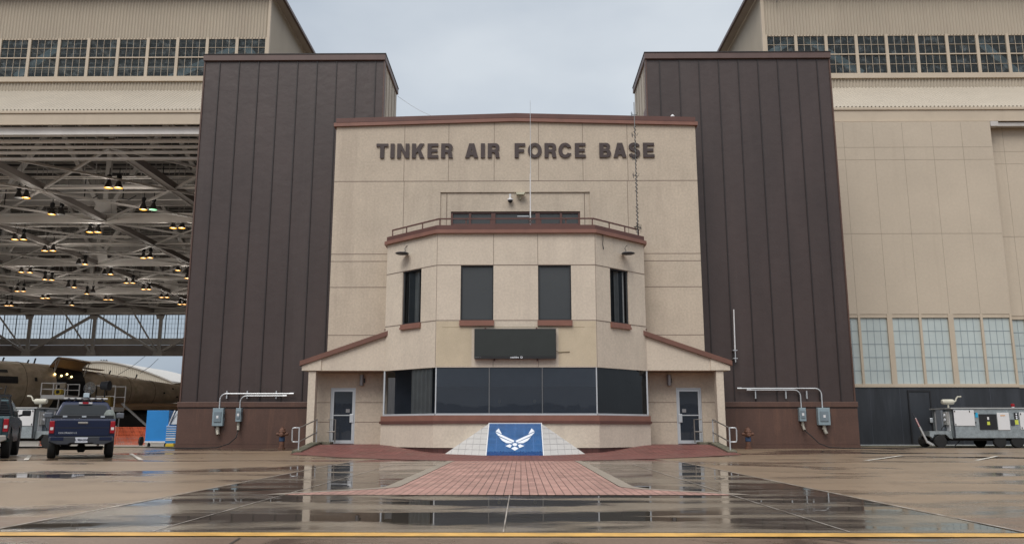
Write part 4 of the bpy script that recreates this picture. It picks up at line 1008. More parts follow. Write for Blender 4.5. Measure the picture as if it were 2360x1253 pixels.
# ---- right, closed
HR = thing('closed_hangar', 'cream corrugated hangar with tall closed sliding doors and broken clerestory windows', 'hangar', (45, 80, 0))
upper_front(HR, 14.1, 46.0, 14.1, 1); braces(HR, 14.1, 46, 1)
bx('inner_wall', deck_m, HR, 14.5, 46, 60, 60.2, 17, 26)
def hdoor(x0, x1, Y, label):
    H_ = MB(); H_.box(x0, x1, Y, Y+.35, 6.40, 16.45); H_ = H_.build('sliding_door', doorpanel, HR, label=label)
    j = MB()
    zz = PY(2100, 538, 41).z
    j.box(x0+.02, x1-.02, Y-.004, Y+.01, zz-.012, zz+.012); j.box(x0+.02, x1-.02, Y-.0035, Y+.01, 15.05, 15.07); j.box(x0+.02, x1-.02, Y-.0035, Y+.01, 14.38, 14.40)
    x_ = x1-1.52
    while x_ > x0: j.box(x_-.010, x_+.010, Y-.003, Y+.01, 6.42, 16.4); x_ -= 1.52
    j.build('panel_joint', M('door_joint', (.33, .28, .22), .8), H_)
    bx('lower_panel', door_black, H_, x0, x1, Y+.02, Y+.34, .07, 2.80)
    bx('rail', cream, H_, x0, x1, Y-.03, Y+.3, 2.805, 2.93); bx('bottom_rail', alu, H_, x0, x1, Y-.05, Y+.3, .03, .068)
    v_ = MB()
    x_ = x1-1.46
    while x_ > x0: bx('seam', M('seam_sheen', (.055, .06, .075), .4), H_, x_-.012, x_+.012, Y+.012, Y+.03, .08, 2.79); x_ -= 1.46
    # translucent panels, 4 x 5 lights
    a = x1-.11; k = 0
    while a > x0+.3:
        wd = min(1.32, a-x0-.02)
        p_ = bx('translucent_window', frp, H_, a-wd, a, Y+.10, Y+.14, 2.97, 6.22)
        g_ = MB()
        for q in (1, 2, 3):
            xx = a-1.32*q/4
            if xx > a-wd: g_.box(xx-.012, xx+.012, Y+.09, Y+.105, 2.97, 6.22)
        for q in (1, 2, 3, 4): g_.box(a-wd, a, Y+.088, Y+.104, 2.97+.65*q-.012, 2.97+.65*q+.012)
        g_.build('glazing_bar', frp_line, p_)
        gap = .12 if k % 2 == 0 else .26
        c_ = MB(); c_.box(a-wd-gap, a-wd-.002, Y-.0, Y+.2, 2.93, 6.40); 
        if k == 0: c_.box(a+.002, x1, Y, Y+.2, 2.93, 6.40)
        c_.box(a-wd, a, Y+.02, Y+.2, 6.225, 6.40); c_.box(a-wd, a, Y+.03, Y+.2, 2.93, 2.968)
        c_.build('window_frame', cream, H_)
        a -= 1.32+gap; k += 1
    return H_
h1 = hdoor(13.2, 24.32, 41.0, 'front sliding door leaf next to the tower'); h2 = hdoor(24.2, 36, 41.75, 'rear sliding door leaf at the right edge')
x0 = PY(2096, 960, 41).x; x1 = PY(2149, 960, 41).x
mb = MB(); mb.box(x0, x0+.06, 40.96, 41.03, .1, 2.66); mb.box(x1-.06, x1, 40.96, 41.03, .1, 2.66); mb.box(x0+.06, x1-.06, 40.96, 41.03, 2.58, 2.66)
dd = mb.build('personnel_door', black, h1); bx('leaf', door_black, dd, x0+.065, x1-.065, 40.985, 41.03, .1, 2.575)
p = PY(2146, 968, 40.95); MB().box(p.x-.08, p.x+.06, 40.88, 40.95, p.z-.12, p.z+.12).build('handle', alu, dd, bev=.03)
bx('door_guide', steel_w, HR, 24.33, 36, 41.3, 41.55, 16.3, 16.5); bx('guide_bracket', steel_w, HR, 24.35, 24.75, 41.0, 41.35, 16.2, 16.45)
MB().tube([(15.15, 44.8, 26.1), (14.95, 44.7, 25.2)], .02, 5).build('roof_wire', black, HR)

# ============================================================ things on and by the towers
def swbox(px0, px1, py0, py1, label, big):
    Y = 35.34; a = PY(px0, py1, Y); b = PY(px1, py0, Y)
    T_ = thing('switch_box', label, 'switch box', ((a.x+b.x)/2, Y, a.z), 'grey electrical switch boxes on the tower skirts')
    bx('case', box_grey, T_, a.x, b.x, Y-.16, Y+.06, a.z, b.z, bev=.012)
    w_ = b.x-a.x; h_ = b.z-a.z
    bx('cover', box_dark, T_, a.x+w_*.16, b.x-w_*.16, Y-.19, Y-.161, a.z+h_*.22, b.z-h_*.20, bev=.008)
    cx, cz = (a.x+b.x)/2, a.z+h_*.50
    bx('plate', white_p, T_, cx-.045, cx+.045, Y-.195, Y-.191, cz-.05, cz+.06)
    bx('lever', trim_d, T_, b.x+.002, b.x+.03, Y-.12, Y-.06, cz-.02, cz+.14)
    r = .07 if big else .055
    MB().tube([(cx, Y-.05, a.z), (cx, Y-.05, a.z-.16), (cx+.0, Y-.08, a.z-.2), (cx+(.06 if big else .03), Y-.14, a.z-.36)], [r*1.1, r, r*1.1, r*1.1], 10).lathe([(r*1.35, -.18), (r*1.35, -.10)], (cx, Y-.05, a.z), 10).build('socket', M('aged_fitting', (.28, .26, .22), .5, .4, var=.4, vs=15), T_)
    return T_, cx, b.z, a.z
def conduit(T_, cx, z0, px_end, py_lvl, right, r):
    Y = 35.33; e_ = PY(px_end, py_lvl, Y); zc = e_.z; s = 1 if e_.x > cx else -1; rr = .26
    pts = [(cx, Y, z0), (cx, Y, zc-rr)] + [(cx+s*rr*(1-math.cos(R(15*k))), Y, zc-rr+rr*math.sin(R(15*k))) for k in range(1, 7)] + [(e_.x, Y, zc)]
    MB().tube(pts, r, 8).build('conduit', alu, T_)
    MB().tube([(e_.x-s*.16, Y, zc), (e_.x+s*.02, Y, zc)], r*1.5, 8).build('coupling', alu, T_)
T1, c1, z1, b1 = swbox(491, 518, 940, 981, 'larger grey switch box on the left tower skirt', True); conduit(T1, c1, z1, 676, 906.5, True, .028)
T2, c2, z2, b2_ = swbox(545, 559, 940, 971, 'smaller grey switch box on the left tower skirt', False); conduit(T2, c2, z2, 660, 911.5, True, .024)
T3, c3, z3, b3 = swbox(1841, 1854, 939, 970, 'smaller grey switch box on the right tower skirt', False); conduit(T3, c3, z3, 1722, 898, False, .024)
T4, c4, z4, b4 = swbox(1884, 1909, 939, 979, 'larger grey switch box on the right tower skirt', True); conduit(T4, c4, z4, 1700, 894.5, False, .028)
for T_, lst in ((T1, (523, 570, 637)), (T3, (1741, 1811, 1859))):
    for px in lst: x_ = PY(px, 905, 35.38).x; bx('strut', alu, T_, x_-.02, x_+.02, 35.36, 35.47, PY(px, 918, 35.4).z, PY(px, 900, 35.4).z)
def cable(pts, name, label):
    props(MB().tube(pts, .022, 6).build(name, rubber, smooth=True), label, 'cable')
q = PY(548, 998, 35.2); cable([(c2+.03, 35.2, b2_-.36), (q.x, 35.0, .45), (q.x-.25, 34.9, .2), (q.x-.7, 34.8, .05), (q.x-1.5, 34.8, .025), (-14.3, 35.0, .025), (-16, 36, .04)], 'power_cable', 'black power cable running from the left switch box along the ground')
cable([(c3+.03, 35.2, b3-.36), (c3+.25, 35.0, .5), (c3+.5, 34.9, .22), (c3+.9, 34.8, .06), (c3+1.8, 34.8, .025), (14.4, 35.0, .025), (16.5, 35.9, .03), (18.6, 36.6, .03), (19.2, 37.2, .3)], 'power_cable', 'black power cable running from the right switch box toward the ground power cart')
# hydrants
def hydrant(px, s, label):
    p = PY(px, 1010, 34.6); X_ = p.x; Yh = 34.6
    T_ = thing('fire_hydrant', label, 'fire hydrant', (X_, Yh, 0), 'fire hydrants in front of the towers')
    MB().lathe([(.15, 0), (.15, .06), (.105, .07), (.10, .30)], (X_, Yh, 0), 16).build('base', hydr, T_, smooth=False)
    MB().lathe([(.10, .30), (.115, .32), (.115, .46), (.10, .48)], (X_, Yh, 0), 16).build('barrel', hydr_b, T_)
    MB().lathe([(.10, .48), (.13, .52), (.125, .66), (.155, .67), (.155, .70), (.13, .72), (.11, .79), (.05, .85), (.035, .86), (.035, .90)], (X_, Yh, 0), 16).build('bonnet', hydr, T_)
    MB().tube([(X_-.24, Yh, .60), (X_-.19, Yh, .60), (X_+.19, Yh, .60), (X_+.24, Yh, .60)], [.05, .065, .065, .05], 10).tube([(X_, Yh, .58), (X_, Yh-.18, .58), (X_, Yh-.2, .58)], [.08, .09, .06], 12).build('outlet', hydr, T_)
hydrant(650, -1, 'rusty fire hydrant with faded blue barrel before the left tower'); hydrant(1724, 1, 'rusty fire hydrant with faded blue barrel before the right tower')
# kerbs and hand rails beside the aprons
for s in (-1, 1):
    sd_ = 'left' if s < 0 else 'right'
    Xk = XC + s*(7.82 if s < 0 else 7.73); g0 = G(30.2)
    mb = MB(); mb.prism([(30.2, g0-.02), (33.3, -.02), (33.3, .30), (32.9, .30), (30.35, g0+.13), (30.2, g0+.11)], Xk-.17, Xk+.17, 'x')
    mb.box(Xk-.17 if s < 0 else Xk-.5, Xk+.5 if s < 0 else Xk+.17, 33.31, 33.9, 0, .30)
    props(mb.build('ramp_kerb', kerb_m, None, bev=.015), 'mossy concrete kerb rising along the %s end of the brick ramp' % sd_, 'kerb')
    Hh = thing('hand_rail', 'grey tube handrail with rounded end loop on the %s ramp kerb' % sd_, 'handrail', (Xk, 30.4, 0), 'ramp handrails')
    y0, y1 = 30.5, 33.1; z0, z1 = g0+.92, 1.17; rr = .025
    MB().tube([(Xk, y0, g0+.1), (Xk, y0, z0)], rr, 8).tube([(Xk, y1, .28), (Xk, y1, z1)], rr, 8).build('post', alu, Hh)
    MB().tube([(Xk, y0, z0), (Xk, y1, z1)], rr, 8).tube([(Xk, y0, z0-.5), (Xk, y1, z1-.5)], rr, 8).build('rail', M('dull_tube', (.2, .185, .17), .45, .4), Hh)
    e_ = Xk+s*.25
    MB().tube([(Xk, y0, z0), (e_-s*.06, y0, z0), (e_-s*.015, y0, z0-.015), (e_, y0, z0-.06), (e_, y0, z0-.44), (e_-s*.015, y0, z0-.485), (e_-s*.06, y0, z0-.5), (Xk, y0, z0-.5)], rr, 8).build('end_loop', alu, Hh, smooth=True)
    xr = Xk-s*.62
    MB().tube([(xr, 33.6, .28), (xr, 33.6, 1.18), (xr+s*.3, 33.6, 1.18)], rr, 8).tube([(xr, 33.6, .70), (xr+s*.3, 33.6, .70)], rr, 8).build('return_rail', M('dull_tube', (.2, .185, .17), .45, .4), Hh)

# ============================================================ AIRCRAFT in the hangar
AC = thing('aircraft', 'stripped bare metal aircraft fuselage with raised cargo door inside the open hangar', 'aircraft', (-42, 74, 0))
def axis(t): return Vector((-52+18.5*t, 57+35*t, 0))
adir = Vector((18.5, 35, 0)).normalized(); aside = Vector((-adir.y, adir.x, 0))*-1    # points towards +x / the viewer's right side
near = Vector((adir.y, -adir.x, 0))
SEC = [(-.10, 4.6, 3.2), (.08, 5.6, 2.6), (.22, 6.25, 2.35), (.34, 6.50, 2.25), (.42, 6.58, 2.25), (.52, 6.50, 2.35), (.60, 6.20, 2.5), (.68, 5.95, 2.8), (.76, 5.68, 3.1), (.84, 5.42, 3.4), (.95, 5.2, 3.75), (1.1, 5.0, 4.1)]
def sect(t):
    for (a, b) in zip(SEC, SEC[1:]):
        if a[0] <= t <= b[0] or b is SEC[-1]:
            k = (t-a[0])/(b[0]-a[0]); return a[1]+(b[1]-a[1])*k, a[2]+(b[2]-a[2])*k
def fpt(t, ang, off=0.0):
    zt_, zb_ = sect(t); r = (zt_-zb_)/2; c = axis(t); return c + near*((r*.92+off)*math.cos(ang)) + Vector((0, 0, (zt_+zb_)/2 + (r+off)*math.sin(ang)))
mb = MB(); ts = [-.1+1.2*k/60 for k in range(61)]
mb.sheet(lambda a, t: fpt(t, a), [2*math.pi*k/40 for k in range(41)], ts); mb.build('fuselage', fuse, AC, smooth=True)
for t in (.30, .365, .43, .63, .70, .775, .88):
    pts = [fpt(t, R(a), .012) for a in range(-80, 200, 10)]; MB().tube(pts, .018, 4).build('skin_joint', M('skin_joint', (.07, .055, .04), .6), AC)
dw = [(k/12) for k in range(13)]
mb = MB(); mb.sheet(lambda u, v_: fpt(.498+.072*u, R(-62+124*v_), .02), [k/6 for k in range(7)], dw)
DW = mb.build('doorway', black, AC)
for (px, py) in ((125.5, 863), (141, 864.5), (152.5, 862.5), (166, 869)):
    d_ = ray(px, py); best = min(((k/400, R(a)) for k in range(190, 240, 2) for a in range(5, 75, 3)), key=lambda q: (fpt(q[0], q[1], .06)-Vector((0, 0, CZ))).normalized().cross(d_.normalized()).length)
    p = fpt(*best, .08); MB().lathe([(.03, -.08), (.085, -.04), (.085, .04), (.03, .08)], p, 8).build('cabin_light', glow_w, DW)
hinge = R(62)
mb = MB(); base = lambda u: fpt(.492+.078*u, hinge, .02)
def dpan(u, v_):
    p = base(u); a = v_*1.15; return p + near*(1.7*math.sin(a)) + Vector((0, 0, .85*math.sin(a*1.9)-.05))
mb.sheet(dpan, [k/8 for k in range(9)], [k/8 for k in range(9)]); mb.sheet(lambda u, v_: dpan(u, v_)-Vector((0, 0, .12)), [k/8 for k in range(9)], [k/8 for k in range(9)])
mb.build('cargo_door', fuse_b, AC, smooth=True)
for u in (0.02, .98):
    mb = MB()
    p = base(u); q = dpan(u, .85); r_ = fpt(.492+.078*u, R(35), .05); mb.bar(p, q, .06, .06).bar(r_, q, .06, .06).bar(r_, dpan(u, .45), .05, .05)
    mb.build('door_strut', steel_w, AC)
mb = MB(); a = fpt(.568, R(66), .25); b = fpt(.625, R(66), .32); mb.bar(a, b, .8, .08); mb.build('open_panel', fuse_b, AC)
mb = MB()
for (t, h_) in ((.40, .3), (.47, .45), (.455, .25), (.66, .35), (.735, .4), (.35, .2)): p = fpt(t, R(88)); mb.bar(p, p+Vector((.1, 0, h_)), .07, .12)
mb.build('blade_antenna', trim_d, AC)
for (t, a, dt, da) in ((.447, 12, .006, 9), (.80, -5, .006, 9), (.83, 22, .006, 9), (.845, -25, .006, 9), (.36, 5, .05, 16), (.36, 30, .03, 8)):
    MB().sheet(lambda u, v_: fpt(t+dt*u, R(a+da*v_), .02), [0, .5, 1], [0, .5, 1]).build('hatch', black, AC)
# wing stub and tail fin
mb = MB()
def wing_pt(u, v_): 
    p = axis(.60+.42*u) + near*(1.0+1.4*v_); return Vector((p.x, p.y, 3.55-.35*(1-u)-.32*v_))
mb.sheet(wing_pt, [k/6 for k in range(7)], [0, .5, 1]); mb.sheet(lambda u, v_: wing_pt(u, v_)-Vector((0, 0, .35)), [k/6 for k in range(7)], [0, .5, 1])
mb.quad(wing_pt(0, 1), wing_pt(1, 1), wing_pt(1, 1)-Vector((0, 0, .35)), wing_pt(0, 1)-Vector((0, 0, .35)))
mb.build('wing', fuse_b, AC)
mb = MB()
def flap(u, v_):
    p = axis(.56+.5*u) + near*(1.2+1.2*v_); return Vector((p.x, p.y, 3.0-.1*(1-u)-1.1*v_*(1.05-u)))
mb.sheet(flap, [k/6 for k in range(7)], [0, .5, 1]); mb.build('flap', M('dark_underside', (.03, .026, .024), .5), AC)
mb = MB(); q = axis(.80)
fin = [(.83, 5.3), (.875, 5.6), (.91, 6.0), (.95, 6.6), (1.0, 7.6), (1.2, 13), (1.35, 13), (1.2, 4.9)]
a_ = [axis(t)+Vector((0, 0, z_)) for t, z_ in fin]; o_ = near*.12
mb.quad(*[p+o_ for p in a_]); mb.quad(*[p-o_ for p in a_])
for i in range(len(a_)): j = (i+1) % len(a_); mb.quad(a_[i]+o_, a_[j]+o_, a_[j]-o_, a_[i]-o_)
mb.build('tail_fin', fuse, AC)
mb = MB()
for t in (.3, .62, .8): c = axis(t); mb.tube([(c.x, c.y, 0), (c.x, c.y, sect(t)[1]+.2)], .12, 8); mb.bar((c.x-.9, c.y-.3, 0.05), (c.x, c.y, sect(t)[1]), .1, .1); mb.bar((c.x+.9, c.y-.3, 0.05), (c.x, c.y, sect(t)[1]), .1, .1)
mb.build('jack', steel_d, AC)
# far beyond: cream hangar with curved roof
mb = MB(); n = 24; x0, x1 = PY(120, 880, 290).x, PY(398, 880, 290).x
prof = [(x0+(x1-x0)*k/n, CZ + 290*(.0905-.0)*.0 + 0) for k in range(n+1)]
zs = []
for k in range(n+1):
    px = 120+278*k/n
    py = 846-12*math.sin(min(1, (px-120)/115)*math.pi/2) if px < 235 else 834+47*((px-235)/163)**1.55
    zs.append((PY(px, py, 290).x, PY(px, py, 290).z))
mb.prism([(x0, 0)] + zs + [(x1, 0)], 290, 330, 'y')
FH = thing('far_hangar', 'distant cream hangar with shallow curved roof seen through the open hangar', 'hangar', ((x0+x1)/2, 290, 0))
mb.build('wall', far_w, FH)
mb = MB()
for k in range(60):
    x_ = x0+(x1-x0)*(k+.5)/60; zz = max(z for (a, z) in zs if abs(a-x_) < 2.5) if any(abs(a-x_) < 2.5 for a, z in zs) else 8
    mb.box(x_-.05, x_+.05, 289.9, 290, 0, zz-.9)
mb.build('wall_rib', M('far_rib', (.42, .38, .31), .8), FH)
mb = MB()
for (a, b), (c, d) in zip(zs, zs[1:]): mb.prism([(a, b+.05), (c, d+.05), (c, d+.5), (a, b+.5)], 289.4, 331, 'y')
mb.build('roof', M('far_roof', (.42, .41, .39), .7), FH)
mb = MB()
for px in (233, 239, 245): p = PY(px, 833, 291); mb.lathe([(.4, 0), (.6, .4), (.6, 1.0), (.2, 1.6)], (p.x, 291, p.z-.9), 8)
mb.build('roof_vent', black, FH)
SH = MB(); SH.box(-75, -38, 128, 132, 0, 3.3); SH.box(-60, -50, 126, 127.9, 0, 2.2); props(SH.build('dark_backdrop', near_black_m), 'added low dark backdrop beyond the far opening of the hangar', 'backdrop')  # made-up blocks, keep the view under the aircraft dark against the bright horizon
mb = MB(); mb.box(-50, -33, 95, 97, 0, 2.6); props(mb.build('under_tail_backdrop', near_black_m, bev=.1), 'added long dark backdrop block under the aircraft tail', 'bench')  # plain near-black block added as dark backdrop below the tail
for k, ((x0, y0), (x1, y1), lab) in enumerate((((335, 820), (272, 863), 'thin dark cable slanting down from the hangar header, longer'), ((365, 826), (322, 860), 'thin dark cable slanting down from the hangar header, shorter'))):
    a = PY(x0, y0, 95); b = PY(x1, y1, 80); props(MB().tube([tuple(a), tuple(a.lerp(b, .5)-Vector((0, 0, .15))), tuple(b)], .03, 4).build('slanting_cable', black), lab, 'cable')

# work stands
def stand(x0, x1, y0, y1, zp, zr, label, mid=True):
    T_ = thing('work_stand', label, 'work stand', ((x0+x1)/2, (y0+y1)/2, 0), 'aircraft work stands')
    bx('platform', steel_l, T_, x0, x1, y0, y1, zp-.28, zp)
    mb = MB()
    for x_ in (x0, (x0+x1)/2 if mid else x0, x1):
        for y_ in (y0, y1): mb.bar((x_, y_, zp), (x_, y_, zr), .06, .06)
    mb.build('rail_post', steel_l, T_)
    mb = MB()
    for z_ in (zr, zp+(zr-zp)*.5): mb.bar((x0, y0, z_), (x1, y0, z_), .05, .05).bar((x0, y1, z_), (x1, y1, z_), .05, .05).bar((x0, y0, z_), (x0, y1, z_), .05, .05)
    mb.build('guard_rail', steel_l, T_)
    for (a, b, c, d) in ((x0+.15, y0, x0+.05, y0), (x1-.4, y0, x1-.6, y0), (x0+.3, y1, x0+.3, y1), (x1-.3, y1, x1-.3, y1)):
        MB().bar((a, b, zp-.28), (c, d, 0), .07, .07).build('leg', steel_w, T_)
    MB().bar((x0, y0, 1.4), (x1, y0, 1.4), .05, .05).bar((x0, y0, .3), (x1, y0, 1.4), .04, .04).build('brace', steel_w, T_)
    return T_
a = PY(95, 900, 62); b = PY(150, 900, 62)
stand(a.x, b.x, 62, 64, 3.3, PY(100, 882, 62).z, 'silver work stand with guard rails at the aircraft cargo doorway')
a = PY(222, 900, 58); b = PY(266, 900, 58)
stand(a.x, b.x, 58, 59.5, 2.3, PY(230, 888, 58).z, 'work stand with guard rails by the rear fuselage above the blue pickup', False)
p = PY(148, 884, 61.9); props(MB().box(p.x-.2, p.x+.2, 61.7, 61.9, p.z-.32, p.z+.05).build('hanging_jacket', M('tan_cloth', (.33, .27, .2), .9)), 'pale jacket hung on the work stand rail', 'jacket')
p = PY(141, 906, 63.5); T_ = thing('yellow_blower', 'yellow blower drum standing on the work stand platform', 'blower', (p.x, 63.2, 3.3))
MB().lathe([(.15, -.2), (.26, -.2), (.26, .2), (.15, .2)], (p.x, 63.2, 3.57), 16, 'y').build('drum', yellow_p, T_); MB().lathe([(.02, -.23), (.14, -.22)], (p.x, 63.2, 3.57), 14, 'y').build('grille', black, T_)
p = PY(208, 894, 57); T_ = thing('pedestal_fan', 'large round caged pedestal fan standing before the fuselage', 'fan', (p.x, 57, 0))
mb = MB()
for r_ in (.40, .32, .22, .1): mb.tube([(p.x+r_*math.cos(k*.3927), 57-.12*(1-r_), p.z+r_*math.sin(k*.3927)) for k in range(17)], .014, 4, False)
for k in range(12): mb.bar((p.x, 56.88, p.z), (p.x+.40*math.cos(k*.5236), 57, p.z+.40*math.sin(k*.5236)), .014, .014)
mb.build('cage', alu, T_); MB().tube([(p.x, 57.1, p.z-.3), (p.x, 57.1, 0)], .05, 8).build('pole', black, T_)
mb = MB()
for k in range(4): a = k*1.571+.4; mb.quad((p.x, 57.05, p.z), (p.x+.32*math.cos(a), 57.0, p.z+.32*math.sin(a)), (p.x+.32*math.cos(a+.5), 57.1, p.z+.32*math.sin(a+.5)))
mb.build('blade', M('fan_blade', (.1, .1, .1), .4), T_)
p = PY(243, 888, 57.5); T_ = thing('flood_lamp', 'dark work floodlight on a stand beside the rear work stand', 'work lamp', (p.x, 57.5, 0))
MB().lathe([(.08, -.3), (.28, -.25), (.34, .3)], (p.x, 57.5, p.z), 12, 'x').build('lamp_head', trim_d, T_); MB().tube([(p.x, 57.5, p.z-.2), (p.x, 57.5, 0)], .05, 6).build('pole', black, T_)
p = PY(246, 915, 58.6); props(MB().box(p.x-.35, p.x+.35, 58.5, 58.9, 2.3, 3.1).build('yellow_crate', M('dirty_yellow', (.28, .18, .03), .7), bev=.03), 'dull yellow crate on the rear work stand platform', 'crate')
# orange barrier mesh, in two stretches
def mesh_fence(px0, px1, py0, Y, label):
    a = PY(px0, 1000, Y).x; b = PY(px1, 1000, Y).x; zt_ = PY(px0, py0, Y).z
    T_ = thing('barrier_mesh', label, 'barrier mesh', ((a+b)/2, Y, 0), 'orange plastic barrier mesh'); mb = MB(); random.seed(int(px0))
    n = int((b-a)/.07); nv = int(zt_/.075)
    f_ = lambda x_, z_: Y+.12*math.sin(x_*2.1)+.05*math.sin(z_*5+x_*4)
    for i in range(n+1):
        x_ = a+(b-a)*i/n; pts = [(x_+.02*math.sin(z*9+i), f_(x_, z), z) for z in [zt_*k/6 for k in range(7)]]
        for p_, q_ in zip(pts, pts[1:]): mb.bar(p_, q_, .026, .01)
    for j in range(nv+1):
        z_ = .03+(zt_-.06)*j/nv; pts = [(a+(b-a)*k/20, f_(a+(b-a)*k/20, z_), z_) for k in range(21)]
        for p_, q_ in zip(pts, pts[1:]): mb.bar(p_, q_, .01, .03)
    mb.build('net', orange, T_)
    bx('post', steel_d, T_, a-.03, a+.03, Y+.15, Y+.21, 0, zt_+.05)
mesh_fence(262, 338, 983, 43.0, 'orange plastic barrier mesh between the blue pickup and the blue tool cabinet')
mesh_fence(88, 126, 988, 40.5, 'short orange barrier mesh between the ground power cart and the blue pickup')
# blue tool cabinet
a = PY(335, 1000, 37.8); b = PY(398, 1000, 37.8); zt_ = PY(340, 945, 37.8).z
T_ = thing('tool_cabinet', 'bright blue wheeled tool cabinet with white drawer edges beside the left tower', 'tool cabinet', ((a.x+b.x)/2, 38, 0))
bx('side_panel', blue_cab, T_, a.x, a.x+1.0, 37.8, 38.6, .25, zt_, bev=.01)
xd0, xd1 = PY(381, 1000, 37.7).x, PY(406, 1000, 37.7).x
bx('drawer_unit', blue_cab, T_, xd0, xd1, 37.72, 38.5, .18, PY(390, 980, 37.7).z, bev=.01)
mb = MB(); zz = PY(390, 982, 37.7).z
for k in range(7): z_ = zz-.10*k; mb.box(xd0+.03, xd1-.03, 37.70, 37.72, z_-.02, z_+.01)
mb.box(xd0+.03, xd1-.03, 37.70, 37.72, .36, .40); mb.build('drawer_edge', white_p, T_)
MB().quad((a.x+1.02, 37.9, zz+.1), (xd1, 37.9, zz+.1), (xd1, 38.3, zt_), (a.x+1.15, 38.3, zt_)).build('hood', M('clear_hood', (.28, .31, .35), .3), T_)
MB().bar((a.x+1.0, 37.8, zz), (a.x+1.14, 38.1, zt_), .05, .04).bar((a.x, 37.76, .24), (xd0+.1, 37.76, .24), .06, .06).build('frame_tube', white_p, T_)
for x_ in (a.x+.15, a.x+.9, xd1-.15): MB().lathe([(.09, -.03), (.09, .03)], (x_, 37.9, .09), 12, 'x').bar((x_, 37.9, .09), (x_, 37.9, .22), .04, .06).build('caster', rubber, T_)
p = PY(395, 1022, 37.4); props(MB().prism([(p.x-.2, .0), (p.x+.2, .0), (p.x+.17, .17), (p.x-.17, .17)], 37.2, 37.6, 'y').build('wheel_chock', yellow_p, bev=.01), 'yellow wheel chock on the ground under the tool cabinet drawers', 'wheel chock')
# loose cart wheel near mesh
p = PY(325, 1015, 41.5); props(MB().lathe([(.12, -.05), (.22, -.04), (.22, .04), (.12, .05)], (p.x, 41.5, .22), 16, 'x').build('loose_wheel', rubber), 'small dark cart wheel standing on the floor left of the blue tool cabinet', 'wheel')
p = PY(368, 960, 46); mb = MB(); mb.tube([(p.x+2.2*math.cos(k*.25), 60, 2.2+1.2*math.sin(k*.25)) for k in range(13)], .06, 6); props(mb.build('red_hose', M('dark_red', (.16, .01, .03), .6)), 'dark red hose arching behind the blue tool cabinet', 'hose')
p = PY(316, 970, 60); props(MB().bar((p.x-1.2, 60, 2.6), (p.x+.9, 60, .9), .18, .12).build('prop_strut', steel_w), 'grey slanted strut under the aircraft wing', 'strut')

